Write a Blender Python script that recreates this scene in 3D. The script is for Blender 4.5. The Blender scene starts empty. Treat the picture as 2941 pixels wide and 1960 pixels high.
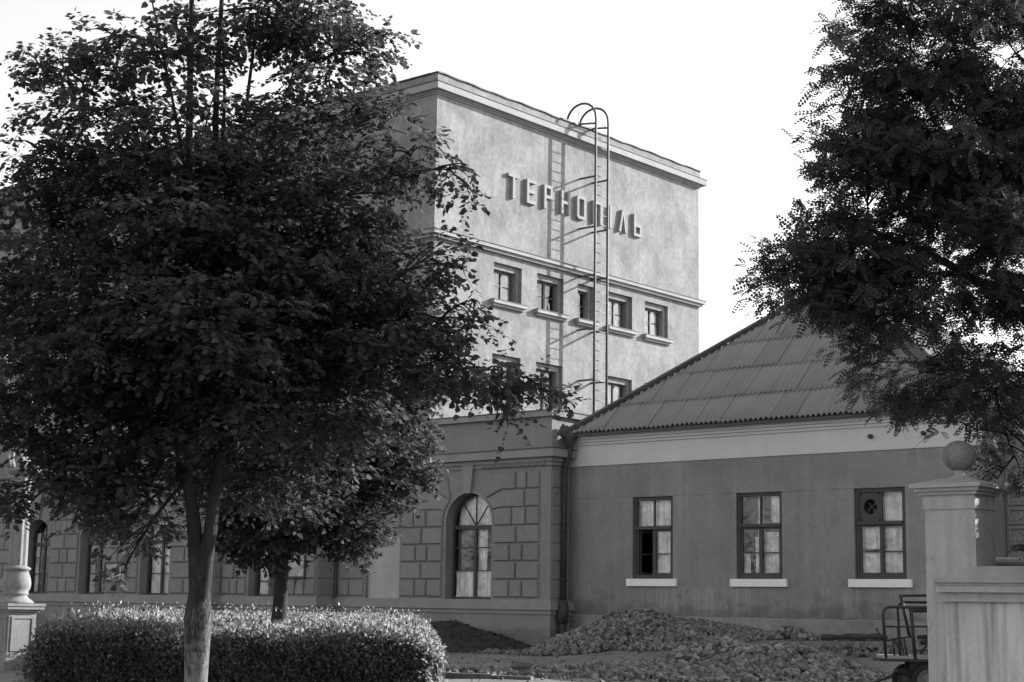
import bpy, math, random
import numpy as np
from mathutils import Vector, Matrix

random.seed(7)
RNG = np.random.default_rng(11)
scene = bpy.context.scene
COL = scene.collection

# ------------------------------------------------------------------ camera
EYE = Vector((0.0, 0.0, 1.55))
YAW, PITCH, ROLL = math.radians(40.496), math.radians(9.307), math.radians(0.919)
cam_data = bpy.data.cameras.new('camera')
cam_data.sensor_width = 36.0
cam_data.lens = 56.99
cam_data.clip_end = 3000.0
cam = bpy.data.objects.new('camera', cam_data)
COL.objects.link(cam)
fwd = Vector((-math.sin(YAW) * math.cos(PITCH), math.cos(YAW) * math.cos(PITCH), math.sin(PITCH)))
rgt = Vector((math.cos(YAW), math.sin(YAW), 0))
up = rgt.cross(fwd)
rr = rgt * math.cos(ROLL) + up * math.sin(ROLL)
uu = up * math.cos(ROLL) - rgt * math.sin(ROLL)
cam.matrix_world = Matrix(((rr.x, uu.x, -fwd.x, EYE.x), (rr.y, uu.y, -fwd.y, EYE.y), (rr.z, uu.z, -fwd.z, EYE.z), (0, 0, 0, 1)))
scene.camera = cam

# ------------------------------------------------------------------ sky and sun (black-and-white film: grey light)
SUN_EL, SUN_AZ = math.radians(22.7), math.radians(22.3)      # azimuth clockwise from +Y
world = bpy.data.worlds.new('World')
scene.world = world
world.use_nodes = True
nt = world.node_tree
sky = nt.nodes.new('ShaderNodeTexSky')
sky.sky_type = 'NISHITA'
sky.sun_disc = False
sky.sun_elevation = SUN_EL
sky.sun_rotation = SUN_AZ
sky.dust_density = 2.0
sep = nt.nodes.new('ShaderNodeSeparateColor')
nt.links.new(sky.outputs[0], sep.inputs[0])
m1 = nt.nodes.new('ShaderNodeMath'); m1.operation = 'MULTIPLY_ADD'
m2 = nt.nodes.new('ShaderNodeMath'); m2.operation = 'MULTIPLY'
nt.links.new(sep.outputs[2], m2.inputs[0]); m2.inputs[1].default_value = 0.5
nt.links.new(sep.outputs[1], m1.inputs[0]); m1.inputs[1].default_value = 0.5
nt.links.new(m2.outputs[0], m1.inputs[2])
bg = nt.nodes['Background']
nt.links.new(m1.outputs[0], bg.inputs[0])
bg.inputs[1].default_value = 0.115

sun_data = bpy.data.lights.new('sun', 'SUN')
sun_data.energy = 3.9
sun_data.angle = math.radians(0.5)
sun_data.color = (1.0, 1.0, 1.0)
sun = bpy.data.objects.new('sun', sun_data)
COL.objects.link(sun)
sdir = Vector((math.sin(SUN_AZ) * math.cos(SUN_EL), math.cos(SUN_AZ) * math.cos(SUN_EL), math.sin(SUN_EL)))
sun.rotation_euler = sdir.to_track_quat('Z', 'Y').to_euler()
sun.location = sdir * 60

vs = scene.view_settings
vs.view_transform = 'Standard'
vs.look = 'None'
vs.gamma = 1.0
vs.exposure = 1.55
vs.use_curve_mapping = False
scene.cycles.max_bounces = 6
scene.cycles.transparent_max_bounces = 12

# ------------------------------------------------------------------ helpers
def tag(o, label=None, cat=None, group=None, kind=None):
    if label: o['label'] = label
    if cat: o['category'] = cat
    if group: o['group'] = group
    if kind: o['kind'] = kind
    return o

def empty(name, loc, label, cat, group=None):
    o = bpy.data.objects.new(name, None)
    o.empty_display_size = 0.3
    o.location = loc
    COL.objects.link(o)
    return tag(o, label, cat, group)

def link(name, me, mat=None, parent=None):
    if mat is not None and not me.materials:
        me.materials.append(mat)
    o = bpy.data.objects.new(name, me)
    COL.objects.link(o)
    if parent is not None:
        o.parent = parent
        o.matrix_parent_inverse = root_inv(parent)
    return o

def root_inv(p):
    # parts keep world coordinates in their meshes, so only the root's own placement is undone
    if p.parent is not None: return Matrix.Identity(4)
    return Matrix.LocRotScale(p.location, p.rotation_euler, p.scale).inverted()

class MB:
    def __init__(s):
        s.v = []; s.f = []; s.sm = []
    def add(s, vs, fs, smooth=False):
        b = len(s.v)
        s.v.extend(tuple(p) for p in vs)
        for f in fs:
            s.f.append(tuple(b + i for i in f)); s.sm.append(smooth)
    def box(s, x0, x1, y0, y1, z0, z1):
        s.add([(x0,y0,z0),(x1,y0,z0),(x1,y1,z0),(x0,y1,z0),(x0,y0,z1),(x1,y0,z1),(x1,y1,z1),(x0,y1,z1)],
              [(0,3,2,1),(4,5,6,7),(0,1,5,4),(1,2,6,5),(2,3,7,6),(3,0,4,7)])
    def bar(s, a, b, w, h=None, upv=(0,0,1)):
        a = Vector(a); b = Vector(b); d = (b - a).normalized(); h = h or w
        u = Vector(upv)
        if abs(d.dot(u)) > 0.98: u = Vector((1, 0, 0))
        x = d.cross(u).normalized() * w / 2; y = x.cross(d).normalized() * h / 2
        vs_ = [p + sx * x + sy * y for p in (a, b) for sx, sy in ((-1,-1),(1,-1),(1,1),(-1,1))]
        s.add(vs_, [(0,1,2,3),(7,6,5,4),(0,4,5,1),(1,5,6,2),(2,6,7,3),(3,7,4,0)])
    def tube(s, pts, r, n=8, cap=True, smooth=True):
        pts = [Vector(p) for p in pts]
        rs = r if isinstance(r, (list, tuple)) else [r] * len(pts)
        ring = []
        px = None
        for i, p in enumerate(pts):
            d = (pts[min(i + 1, len(pts) - 1)] - pts[max(i - 1, 0)]).normalized()
            if px is None:
                u = Vector((0, 0, 1)) if abs(d.z) < 0.9 else Vector((1, 0, 0))
                px = d.cross(u).normalized()
            else:
                px = (px - d * px.dot(d)).normalized()
            py = d.cross(px)
            ring.append([p + (px * math.cos(2*math.pi*k/n) + py * math.sin(2*math.pi*k/n)) * rs[i] for k in range(n)])
        vs_ = [q for rg in ring for q in rg]
        fs = [(i*n+k, i*n+(k+1) % n, (i+1)*n+(k+1) % n, (i+1)*n+k) for i in range(len(pts)-1) for k in range(n)]
        if cap:
            fs.append(tuple(range(n-1, -1, -1))); fs.append(tuple((len(pts)-1)*n+k for k in range(n)))
        s.add(vs_, fs, smooth)
    def lathe(s, cx, cy, prof, n=24, smooth=True):
        vs_ = [(cx + r*math.cos(2*math.pi*k/n), cy + r*math.sin(2*math.pi*k/n), z) for r, z in prof for k in range(n)]
        fs = [(i*n+k, i*n+(k+1) % n, (i+1)*n+(k+1) % n, (i+1)*n+k) for i in range(len(prof)-1) for k in range(n)]
        fs.append(tuple(range(n-1, -1, -1))); fs.append(tuple((len(prof)-1)*n+k for k in range(n)))
        s.add(vs_, fs, smooth)
    def build(s, name, mat, parent=None):
        me = bpy.data.meshes.new(name)
        me.from_pydata(s.v, [], s.f)
        if any(s.sm): me.polygons.foreach_set('use_smooth', s.sm)
        me.update()
        return link(name, me, mat, parent)

def np_mesh(name, verts, faces, nper, smooth=False):
    me = bpy.data.meshes.new(name)
    nf = len(faces)
    me.vertices.add(len(verts)); me.vertices.foreach_set('co', np.asarray(verts, np.float32).ravel())
    me.loops.add(nf * nper); me.loops.foreach_set('vertex_index', np.asarray(faces, np.int32).ravel())
    me.polygons.add(nf)
    me.polygons.foreach_set('loop_start', np.arange(nf, dtype=np.int32) * nper)
    if smooth: me.polygons.foreach_set('use_smooth', np.ones(nf, bool))
    me.update(calc_edges=True)
    return me

# ------------------------------------------------------------------ materials (all neutral greys)
def base_mat(name):
    m = bpy.data.materials.new(name); m.use_nodes = True
    t = m.node_tree; b = t.nodes['Principled BSDF']
    return m, t, b

def noise(t, vec, scale, detail=4, rough=0.55, dist=0.0):
    n = t.nodes.new('ShaderNodeTexNoise')
    n.inputs['Scale'].default_value = scale; n.inputs['Detail'].default_value = detail
    n.inputs['Roughness'].default_value = rough; n.inputs['Distortion'].default_value = dist
    t.links.new(vec, n.inputs['Vector'])
    return n.outputs[0]

def ramp(t, fac, a, b, va, vb):
    r = t.nodes.new('ShaderNodeMapRange')
    r.inputs['From Min'].default_value = a; r.inputs['From Max'].default_value = b
    r.inputs['To Min'].default_value = va; r.inputs['To Max'].default_value = vb
    t.links.new(fac, r.inputs['Value'])
    return r.outputs[0]

def mul(t, a, b):
    m = t.nodes.new('ShaderNodeMath'); m.operation = 'MULTIPLY'
    for i, q in enumerate((a, b)):
        if isinstance(q, (int, float)): m.inputs[i].default_value = q
        else: t.links.new(q, m.inputs[i])
    return m.outputs[0]

def stretched(t, src, sx, sy, sz):
    mp = t.nodes.new('ShaderNodeMapping'); mp.inputs['Scale'].default_value = (sx, sy, sz)
    t.links.new(src, mp.inputs['Vector'])
    return mp.outputs[0]

def surface(name, v, rough=0.9, patch=(0.35, 0.16), fine=(9.0, 0.10), streak=0.0, streak_scale=2.5, bump=0.02, bump_scale=25.0, spec=0.25, extra=None, island=0.0, metallic=0.0):
    m, t, b = base_mat(name)
    geo = t.nodes.new('ShaderNodeNewGeometry'); pos = geo.outputs['Position']
    fac = ramp(t, noise(t, pos, patch[0], 5, 0.6, 0.6), 0.3, 0.7, 1 - patch[1], 1 + patch[1])
    fac = mul(t, fac, ramp(t, noise(t, pos, fine[0], 4), 0.3, 0.7, 1 - fine[1], 1 + fine[1]))
    if streak:
        sv = stretched(t, pos, streak_scale, streak_scale, streak_scale * 0.08)
        fac = mul(t, fac, ramp(t, noise(t, sv, 1.0, 5, 0.6), 0.35, 0.7, 1 + streak * 0.4, 1 - streak))
    if island:
        fac = mul(t, fac, ramp(t, geo.outputs['Random Per Island'], 0, 1, 1 - island, 1 + island))
    if extra: fac = extra(t, pos, fac, geo)
    val = mul(t, fac, v)
    cc = t.nodes.new('ShaderNodeCombineColor')
    for i in range(3): t.links.new(val, cc.inputs[i])
    t.links.new(cc.outputs[0], b.inputs['Base Color'])
    b.inputs['Roughness'].default_value = rough
    b.inputs['Metallic'].default_value = metallic
    b.inputs['Specular IOR Level'].default_value = spec
    if bump:
        bp = t.nodes.new('ShaderNodeBump'); bp.inputs['Strength'].default_value = 0.6; bp.inputs['Distance'].default_value = bump
        t.links.new(noise(t, pos, bump_scale, 5, 0.65), bp.inputs['Height'])
        t.links.new(bp.outputs[0], b.inputs['Normal'])
    return m

def damp(z0, z1, amount, scale=0.7):
    """old damp marks and patched plaster with their own ragged shapes near the foot of a wall"""
    def fn(t, pos, fac, geo):
        sx = t.nodes.new('ShaderNodeSeparateXYZ'); t.links.new(pos, sx.inputs[0])
        sv = stretched(t, pos, 0.7, 0.7, 1.3)
        n1 = noise(t, sv, scale * 1.6, 6, 0.62, 0.5)
        a = t.nodes.new('ShaderNodeMath'); a.operation = 'ADD'
        t.links.new(ramp(t, sx.outputs[2], z0, z1, 0.45, -0.25), a.inputs[0]); t.links.new(n1, a.inputs[1])
        d = ramp(t, a.outputs[0], 0.55, 0.72, 1.0, 1.0 - amount)
        d.node.clamp = True
        return mul(t, fac, d)
    return fn

def per_object(a):
    def fn(t, pos, fac, geo):
        oi = t.nodes.new('ShaderNodeObjectInfo')
        return mul(t, fac, ramp(t, oi.outputs['Random'], 0, 1, 1 - a, 1 + a))
    return fn

def stained(t, pos, fac, geo):
    f = drips(0.16)(t, pos, fac, geo)
    a = ramp(t, noise(t, stretched(t, pos, 5, 5, 2.6), 1.0, 6, 0.65, 0.8), 0.58, 0.72, 1.0, 0.62); a.node.clamp = True
    return mul(t, f, a)

def drips(amount):
    def fn(t, pos, fac, geo):
        sv = stretched(t, pos, 9.0, 9.0, 0.35)
        a = ramp(t, noise(t, sv, 1.0, 3, 0.5), 0.48, 0.68, 1.0, 1.0 - amount)
        return mul(t, fac, a)
    return fn

def weathered_side(t, pos, fac, geo):
    f = damp(0.7, 2.9, 0.34)(t, pos, fac, geo)
    sx = t.nodes.new('ShaderNodeSeparateXYZ'); t.links.new(pos, sx.inputs[0])
    wob = t.nodes.new('ShaderNodeMath'); wob.operation = 'MULTIPLY_ADD'
    t.links.new(noise(t, pos, 1.3, 3), wob.inputs[0]); wob.inputs[1].default_value = 0.09; t.links.new(sx.outputs[2], wob.inputs[2])
    d = t.nodes.new('ShaderNodeMath'); d.operation = 'COMPARE'; d.inputs[1].default_value = 5.44; d.inputs[2].default_value = 0.012
    t.links.new(wob.outputs[0], d.inputs[0])
    crack = mul(t, d.outputs[0], ramp(t, noise(t, pos, 0.5, 2), 0.42, 0.5, 0.0, 0.35))
    f = mul(t, f, ramp(t, crack, 0, 1, 1, 0))
    dv = ramp(t, noise(t, stretched(t, pos, 7.0, 7.0, 0.25), 1.0, 4, 0.6), 0.5, 0.72, 0.0, 0.34); dv.node.clamp = True
    lo = ramp(t, sx.outputs[2], 2.32, 2.25, 0.0, 1.0); lo.node.clamp = True
    f = mul(t, f, ramp(t, mul(t, dv, lo), 0, 1, 1, 2))
    sv = stretched(t, pos, 4.0, 4.0, 0.18)
    return mul(t, f, ramp(t, noise(t, sv, 1.0, 4, 0.6), 0.5, 0.75, 1.0, 1.16))
M = {}
M['tower'] = surface('tower_plaster', 0.215, patch=(0.7, 0.26), fine=(5.0, 0.17), streak=0.14, bump=0.015, bump_scale=14)
M['trim'] = surface('tower_trim', 0.30, patch=(0.8, 0.08), fine=(8, 0.06), streak=0.08, bump=0.01)
M['wing'] = surface('wing_stucco', 0.20, patch=(0.5, 0.12), fine=(12, 0.10), streak=0.06, bump=0.02, bump_scale=30, extra=damp(0.2, 1.4, 0.3))
M['block'] = surface('rustic_block', 0.20, patch=(0.6, 0.10), fine=(16, 0.16), bump=0.035, bump_scale=34, extra=per_object(0.07))
M['wing_trim'] = surface('wing_trim', 0.23, patch=(0.7, 0.10), fine=(9, 0.06), streak=0.1, bump=0.01)
M['side'] = surface('side_plaster', 0.205, patch=(0.45, 0.14), fine=(9, 0.09), streak=0.07, bump=0.02, bump_scale=30, extra=weathered_side)
M['plinth'] = surface('plinth_render', 0.215, patch=(0.9, 0.30), fine=(8, 0.14), streak=0.08, bump=0.03, bump_scale=12)
M['frieze'] = surface('frieze_limewash', 0.50, patch=(0.5, 0.06), fine=(20, 0.06), streak=0.05, bump=0.01)
M['sill'] = surface('white_sill', 0.72, patch=(1.5, 0.06), fine=(25, 0.06), bump=0.01, spec=0.2)
M['frame'] = surface('dark_window_paint', 0.055, rough=0.6, patch=(1.5, 0.2), fine=(20, 0.15), bump=0.004)
M['frame_tower'] = surface('grey_window_paint', 0.11, rough=0.6, patch=(1.5, 0.2), fine=(20, 0.15), bump=0.0)
M['curtain'] = surface('white_curtain', 0.86, rough=0.95, patch=(2.2, 0.28), fine=(7, 0.12), streak=0.34, streak_scale=7, bump=0.0)  # streaks and dark patches in the cloth colour imitate reflections in the panes
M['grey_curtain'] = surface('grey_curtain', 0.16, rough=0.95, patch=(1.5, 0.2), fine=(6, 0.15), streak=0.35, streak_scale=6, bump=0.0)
M['blank'] = surface('blank_panel', 0.36, patch=(0.5, 0.06), fine=(6, 0.05), streak=0.12, bump=0.006)
M['iron'] = surface('dark_iron', 0.03, rough=0.6, patch=(2, 0.2), fine=(20, 0.2), bump=0.003, spec=0.4)
M['ladder'] = surface('ladder_steel', 0.075, rough=0.55, patch=(2, 0.2), fine=(20, 0.15), bump=0.0, spec=0.5)
M['rung'] = surface('rung_steel', 0.12, rough=0.5, patch=(2, 0.2), fine=(20, 0.15), bump=0.0, spec=0.5)
M['letter'] = surface('letter_paint', 0.29, patch=(2, 0.05), fine=(12, 0.05), bump=0.0)
M['sheet'] = surface('asbestos_sheet', 0.215, rough=0.9, patch=(0.6, 0.10), fine=(18, 0.08), streak=0.05, bump=0.006, island=0.0, extra=per_object(0.05))
M['ridge_cap'] = surface('ridge_tin', 0.05, rough=0.6, patch=(1, 0.2), fine=(8, 0.15), bump=0.006)
M['tin'] = surface('old_tin', 0.045, rough=0.6, patch=(1, 0.3), fine=(8, 0.25), bump=0.01)
M['roofing'] = surface('flat_roofing', 0.08, bump=0.01)
M['gate'] = surface('gate_plaster', 0.45, patch=(1.2, 0.10), fine=(22, 0.07), streak=0.10, streak_scale=6, bump=0.012, bump_scale=60, extra=stained)
M['gate_panel'] = surface('gate_panel_plaster', 0.62, patch=(1.0, 0.08), fine=(22, 0.07), streak=0.22, streak_scale=7, bump=0.01, bump_scale=60, extra=drips(0.42))
M['coping'] = surface('coping_stone', 0.40, patch=(1.6, 0.16), fine=(20, 0.10), streak=0.1, bump=0.012, bump_scale=50)
M['ball'] = surface('ball_stone', 0.23, patch=(3, 0.15), fine=(30, 0.12), bump=0.015, bump_scale=50, extra=stained)
M['lamp'] = surface('lamp_stone', 0.21, patch=(2.0, 0.15), fine=(16, 0.15), streak=0.15, streak_scale=6, bump=0.02, bump_scale=40)
M['ground'] = surface('packed_earth', 0.14, patch=(0.5, 0.30), fine=(3.0, 0.24), bump=0.05, bump_scale=9)
M['kerb'] = surface('kerb_stone', 0.15, patch=(1.5, 0.15), fine=(16, 0.12), bump=0.015)
M['soil'] = surface('dark_soil', 0.035, patch=(1.5, 0.25), fine=(12, 0.3), bump=0.05, bump_scale=14)
M['stone'] = surface('broken_stone', 0.14, patch=(3.0, 0.10), fine=(22, 0.15), bump=0.015, bump_scale=30, island=0.65)
M['timber'] = surface('old_timber', 0.045, patch=(1.5, 0.25), fine=(14, 0.25), streak=0.2, bump=0.02)
M['rubble_bed'] = surface('rubble_bed', 0.04, patch=(1.5, 0.2), fine=(14, 0.3), bump=0.06, bump_scale=12)  # darkened so its colour supplies the shade in the crevices between stones
M['van'] = surface('van_paint', 0.024, rough=0.8, patch=(1, 0.05), fine=(5, 0.05), bump=0.0, spec=0.08)
M['rubber'] = surface('tyre_rubber', 0.025, rough=0.8, bump=0.003)
M['metal'] = surface('worn_metal', 0.16, rough=0.5, bump=0.003, spec=0.5)
M['deck'] = surface('trolley_deck', 0.26, patch=(3, 0.15), fine=(20, 0.15), bump=0.005)
M['poster'] = surface('poster_paper', 0.34, patch=(3.0, 0.35), fine=(9, 0.25), bump=0.0)

def bark(name, v, white=None):
    def fn(t, pos, fac, geo):
        sv = stretched(t, pos, 9, 9, 1.6)
        n = noise(t, sv, 1.0, 5, 0.65, 0.4)
        f = mul(t, fac, ramp(t, n, 0.3, 0.7, 0.6, 1.4))
        if white:
            sx = t.nodes.new('ShaderNodeSeparateXYZ'); t.links.new(pos, sx.inputs[0])
            a = t.nodes.new('ShaderNodeMath'); a.operation = 'ADD'
            t.links.new(ramp(t, sx.outputs[2], white[0], white[1], 0.30, -0.10), a.inputs[0])
            t.links.new(noise(t, stretched(t, pos, 26, 26, 7), 1.0, 6, 0.72, 0.8), a.inputs[1])
            w = ramp(t, a.outputs[0], 0.50, 0.74, 1.0, white[2]); w.node.clamp = True
            f = mul(t, f, w)
        return f
    return surface(name, v, rough=0.95, patch=(2, 0.15), fine=(14, 0.15), bump=0.03, bump_scale=22, extra=fn)
M['bark_lime'] = bark('lime_bark_whitewashed', 0.028, (0.4, 1.8, 6.0))
M['bark'] = bark('dark_bark', 0.035)
M['twig'] = surface('twig_bark', 0.04, bump=0.0)

def leaf_mat(name, v, trans, var=0.35, rough=0.6, spec=0.18, glow=2.2):
    m, t, b = base_mat(name)
    geo = t.nodes.new('ShaderNodeNewGeometry')
    val = mul(t, ramp(t, geo.outputs['Random Per Island'], 0, 1, 1 - var, 1 + var), v)
    cc = t.nodes.new('ShaderNodeCombineColor')
    for i in range(3): t.links.new(val, cc.inputs[i])
    t.links.new(cc.outputs[0], b.inputs['Base Color'])
    b.inputs['Roughness'].default_value = rough
    b.inputs['Specular IOR Level'].default_value = spec
    tr = t.nodes.new('ShaderNodeBsdfTranslucent')
    tv_ = mul(t, val, glow); c2 = t.nodes.new('ShaderNodeCombineColor')
    for i in range(3): t.links.new(tv_, c2.inputs[i])
    t.links.new(c2.outputs[0], tr.inputs[0])
    mx = t.nodes.new('ShaderNodeMixShader'); mx.inputs[0].default_value = trans
    t.links.new(b.outputs[0], mx.inputs[1]); t.links.new(tr.outputs[0], mx.inputs[2])
    t.links.new(mx.outputs[0], t.nodes['Material Output'].inputs[0])
    return m
M['leaf'] = leaf_mat('lime_leaf', 0.05, 0.35, 0.4)
M['acacia_leaf'] = leaf_mat('acacia_leaf', 0.055, 0.3, 0.3)
M['hedge_leaf'] = leaf_mat('hedge_leaf', 0.055, 0.45, 0.5, 0.5, 0.15, glow=6.4)

def glass_mat():
    m, t, b = base_mat('window_glass')
    t.nodes.remove(b)
    gl = t.nodes.new('ShaderNodeBsdfGlossy'); gl.inputs['Roughness'].default_value = 0.03
    tp = t.nodes.new('ShaderNodeBsdfTransparent'); tp.inputs[0].default_value = (0.96, 0.96, 0.96, 1)
    fr = t.nodes.new('ShaderNodeFresnel'); fr.inputs[0].default_value = 1.7
    geo = t.nodes.new('ShaderNodeNewGeometry')
    bp = t.nodes.new('ShaderNodeBump'); bp.inputs['Strength'].default_value = 0.35; bp.inputs['Distance'].default_value = 0.05
    t.links.new(noise(t, geo.outputs['Position'], 2.2, 2), bp.inputs['Height'])
    t.links.new(bp.outputs[0], gl.inputs['Normal'])
    mx = t.nodes.new('ShaderNodeMixShader')
    t.links.new(fr.outputs[0], mx.inputs[0]); t.links.new(tp.outputs[0], mx.inputs[1]); t.links.new(gl.outputs[0], mx.inputs[2])
    t.links.new(mx.outputs[0], t.nodes['Material Output'].inputs[0])
    return m
M['glass'] = glass_mat()

# facades: map (u along wall, z, d into the wall) to the world
def front(Y):  return lambda u, z, d: (u, Y + d, z)         # faces -Y
def flank(X):  return lambda u, z, d: (X - d, u, z)         # faces +X

def fbox(mb, F, u0, u1, z0, z1, d0, d1):
    a = F(u0, z0, d0); b = F(u1, z1, d1)
    mb.box(min(a[0], b[0]), max(a[0], b[0]), min(a[1], b[1]), max(a[1], b[1]), z0, z1)

def wall_grid(mb, F, u0, u1, z0, z1, holes, d=0.0):
    us = sorted({u0, u1, *[h[0] for h in holes], *[h[1] for h in holes]})
    zs = sorted({z0, z1, *[h[2] for h in holes], *[h[3] for h in holes]})
    us = [u for u in us if u0 <= u <= u1]; zs = [z for z in zs if z0 <= z <= z1]
    for i in range(len(us) - 1):
        for j in range(len(zs) - 1):
            cu = (us[i] + us[i+1]) / 2; cz = (zs[j] + zs[j+1]) / 2
            if any(h[0] < cu < h[1] and h[2] < cz < h[3] for h in holes): continue
            mb.add([F(us[i], zs[j], d), F(us[i+1], zs[j], d), F(us[i+1], zs[j+1], d), F(us[i], zs[j+1], d)], [(0, 1, 2, 3)])

def reveal(mb, F, h, d0, d1):
    u0, u1, z0, z1 = h[:4]
    c = [(u0, z0), (u1, z0), (u1, z1), (u0, z1)]
    for i in range(4):
        a, b = c[i], c[(i + 1) % 4]
        mb.add([F(*a, d0), F(*b, d0), F(*b, d1), F(*a, d1)], [(0, 1, 2, 3)])

def pane(F, u0, u1, z0, z1, d, parent):
    m = MB(); m.add([F(u0, z0, d), F(u1, z0, d), F(u1, z1, d), F(u0, z1, d)], [(0, 1, 2, 3)])
    return m.build('pane', M['glass'], parent)

def drape(F, u0, u1, z0, z1, d, parent, mat, amp=0.035, waves=None, hem=0.0):
    """a hanging curtain with folds"""
    n = max(16, int((u1 - u0) * 40)); w = waves or (u1 - u0) / 0.16
    ph = random.random() * 6
    vs_ = []; fs = []
    rows = 6
    for j in range(rows + 1):
        tz = j / rows
        for i in range(n + 1):
            tu = i / n
            pinch = 1 - 0.12 * math.sin(math.pi * tz) * hem
            u = (u0 + u1) / 2 + (tu - 0.5) * (u1 - u0) * pinch
            vs_.append(F(u, z0 + (z1 - z0) * tz, d + amp * math.sin(tu * w * 6.28 + ph + tz * 0.8) * (0.5 + 0.5 * (1 - tz)) + 0.02 * math.sin(tu * w * 2.3 * 6.28)))
    for j in range(rows):
        for i in range(n):
            a = j * (n + 1) + i; fs.append((a, a + 1, a + n + 2, a + n + 1))
    m = MB(); m.add(vs_, fs, True)
    return m.build('curtain', mat, parent)

# ------------------------------------------------------------------ ground
def ground_h(x, y):
    s = lambda a, b, t: (lambda k: k * k * (3 - 2 * k))(min(1, max(0, (t - a) / (b - a))))
    bank = 0.75 * s(38.0, 45.5, y) * s(-34.5, -29.0, x) * (1 - s(-17, -14, x))
    n = 0.03 * math.sin(x * 1.3 + y * 0.7) * math.sin(y * 1.1 - x * 0.4)
    return bank + n * s(5, 12, y)
def make_ground():
    xs = [-900, -300, -120, -80] + [-60 + i * 0.6 for i in range(101)] + [20, 60, 300, 900]
    ys = [-600, -200, -60, 0] + [6 + i * 0.6 for i in range(68)] + [60, 90, 200, 900]
    v = []; f = []
    for y in ys:
        for x in xs:
            inner = -60 <= x <= 0 and 6 <= y <= 46.5
            v.append((x, y, ground_h(x, y) if inner else (ground_h(x, 45.9) if -60 <= x <= 0 and y > 46 else 0.0)))
    nx = len(xs)
    for j in range(len(ys) - 1):
        for i in range(nx - 1):
            a = j * nx + i; f.append((a, a + 1, a + nx + 1, a + nx))
    mb = MB(); mb.add(v, f, True)
    return tag(mb.build('ground', M['ground']), kind='structure')
ground = make_ground()

# ------------------------------------------------------------------ station tower
XT, YT = -42.78, 45.275
YB, XL, ZT = 63.85, -90.0, 22.55
tower = empty('station_tower', (XT, YT, 0), 'tall plastered station block with stepped cornice rising behind the trees, sunlit right flank', 'building')
FA, FB = flank(XT), front(YT)

def stepped_window(F, u0, u1, z0, z1, style, parent, mb):
    """two-step reveal (cut into mb), window frame, panes, sill, curtains"""
    i0, i1, j0, j1 = u0 + 0.17, u1 - 0.2, z0 + 0.02, z1 - 0.25
    reveal(mb, F, (u0, u1, z0, z1), 0, 0.15)
    wall_grid(mb, F, u0, u1, z0, z1, [(i0, i1, j0, j1)], 0.15)
    reveal(mb, F, (i0, i1, j0, j1), 0.15, 0.55)
    w = MB(); d0, d1 = 0.34, 0.41
    for a in ((i0, i0 + 0.08, j0, j1), (i1 - 0.08, i1, j0, j1)): fbox(w, F, *a, d0, d1)
    for a in ((i0 + 0.08, i1 - 0.08, j0, j0 + 0.08), (i0 + 0.08, i1 - 0.08, j1 - 0.08, j1)): fbox(w, F, *a, d0, d1)
    nm = 1 if (i1 - i0) < 1.0 else 2
    cuts = [i0 + 0.08 + (i1 - i0 - 0.16) * k / nm for k in range(nm + 1)]
    for c in cuts[1:-1]: fbox(w, F, c - 0.055, c + 0.055, j0 + 0.08, j1 - 0.08, d0 - 0.01, d1)
    zb = j0 + (j1 - j0) * 0.52
    for k in range(nm):
        fbox(w, F, cuts[k] + 0.055 * (k > 0), cuts[k+1] - 0.055 * (k < nm - 1), zb - 0.018, zb + 0.018, d0 + 0.01, d1 - 0.01)
    win = w.build('window', M['frame_tower'], parent)
    for k in range(nm):
        for a, b in ((j0 + 0.08, zb - 0.018), (zb + 0.018, j1 - 0.08)):
            pane(F, cuts[k] + 0.055 * (k > 0), cuts[k+1] - 0.055 * (k < nm - 1), a, b, d0 + 0.04, win)
    s = MB(); fbox(s, F, u0 - 0.16, u1 + 0.16, z0 - 0.16, z0 - 0.02, -0.21, -0.001)
    fbox(s, F, u0 - 0.10, u1 + 0.10, z0 - 0.27, z0 - 0.162, -0.11, -0.001)
    s.build('sill', M['trim'], win)
    t = MB(); fbox(t, F, u0 - 0.18, u1 + 0.18, z0 - 0.018, z0 + 0.0, -0.23, -0.002)
    t.build('sill_flashing', M['ridge_cap'], win)
    if style == 'pale':
        drape(F, i0 + 0.02, i1 - 0.02, j0 + 0.03, j1, 0.47, win, M['curtain'], amp=0.02)
    elif style == 'half':
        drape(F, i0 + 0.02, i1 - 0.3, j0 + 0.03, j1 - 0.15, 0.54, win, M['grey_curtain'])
    return win

colsA = [(48.87, 50.66), (51.67, 53.45), (54.44, 55.57), (56.63, 58.44), (59.42, 61.25)]
holesA = []; stylesA = ['pale', 'half', 'dark', 'pale', 'pale']
for k, (a, b) in enumerate(colsA):
    holesA.append((a, b, 13.91, 15.48)); 
    if k != 2: holesA.append((a, b, 9.2, 11.69))
holesB = []
for k in range(7):
    c = -45.6 - 3.55 * k
    holesB.append((c - 0.9, c + 0.9, 8.75, 11.69)); holesB.append((c - 0.9, c + 0.9, 13.91, 15.48))
wa = MB()
wall_grid(wa, FA, YT, YB, 0, ZT, holesA)
wall_grid(wa, FB, XL, XT, 0, ZT, holesB)
wa.add([(XT, YB, 0), (XL, YB, 0), (XL, YB, ZT), (XT, YB, ZT)], [(0, 1, 2, 3)])
wa.add([(XL, YT, 0), (XL, YB, 0), (XL, YB, ZT), (XL, YT, ZT)], [(0, 1, 2, 3)])
for h in holesA:
    k = next(i for i, c in enumerate(colsA) if c[0] == h[0])
    stepped_window(FA, *h, 'pale' if h[2] < 12 and k != 1 else ('dark' if h[2] < 12 else stylesA[k]), tower, wa)
for i, h in enumerate(holesB):
    stepped_window(FB, *h, ('dark', 'half', 'pale')[i % 3], tower, wa)
wa.build('wall', M['tower'], tower)

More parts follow.
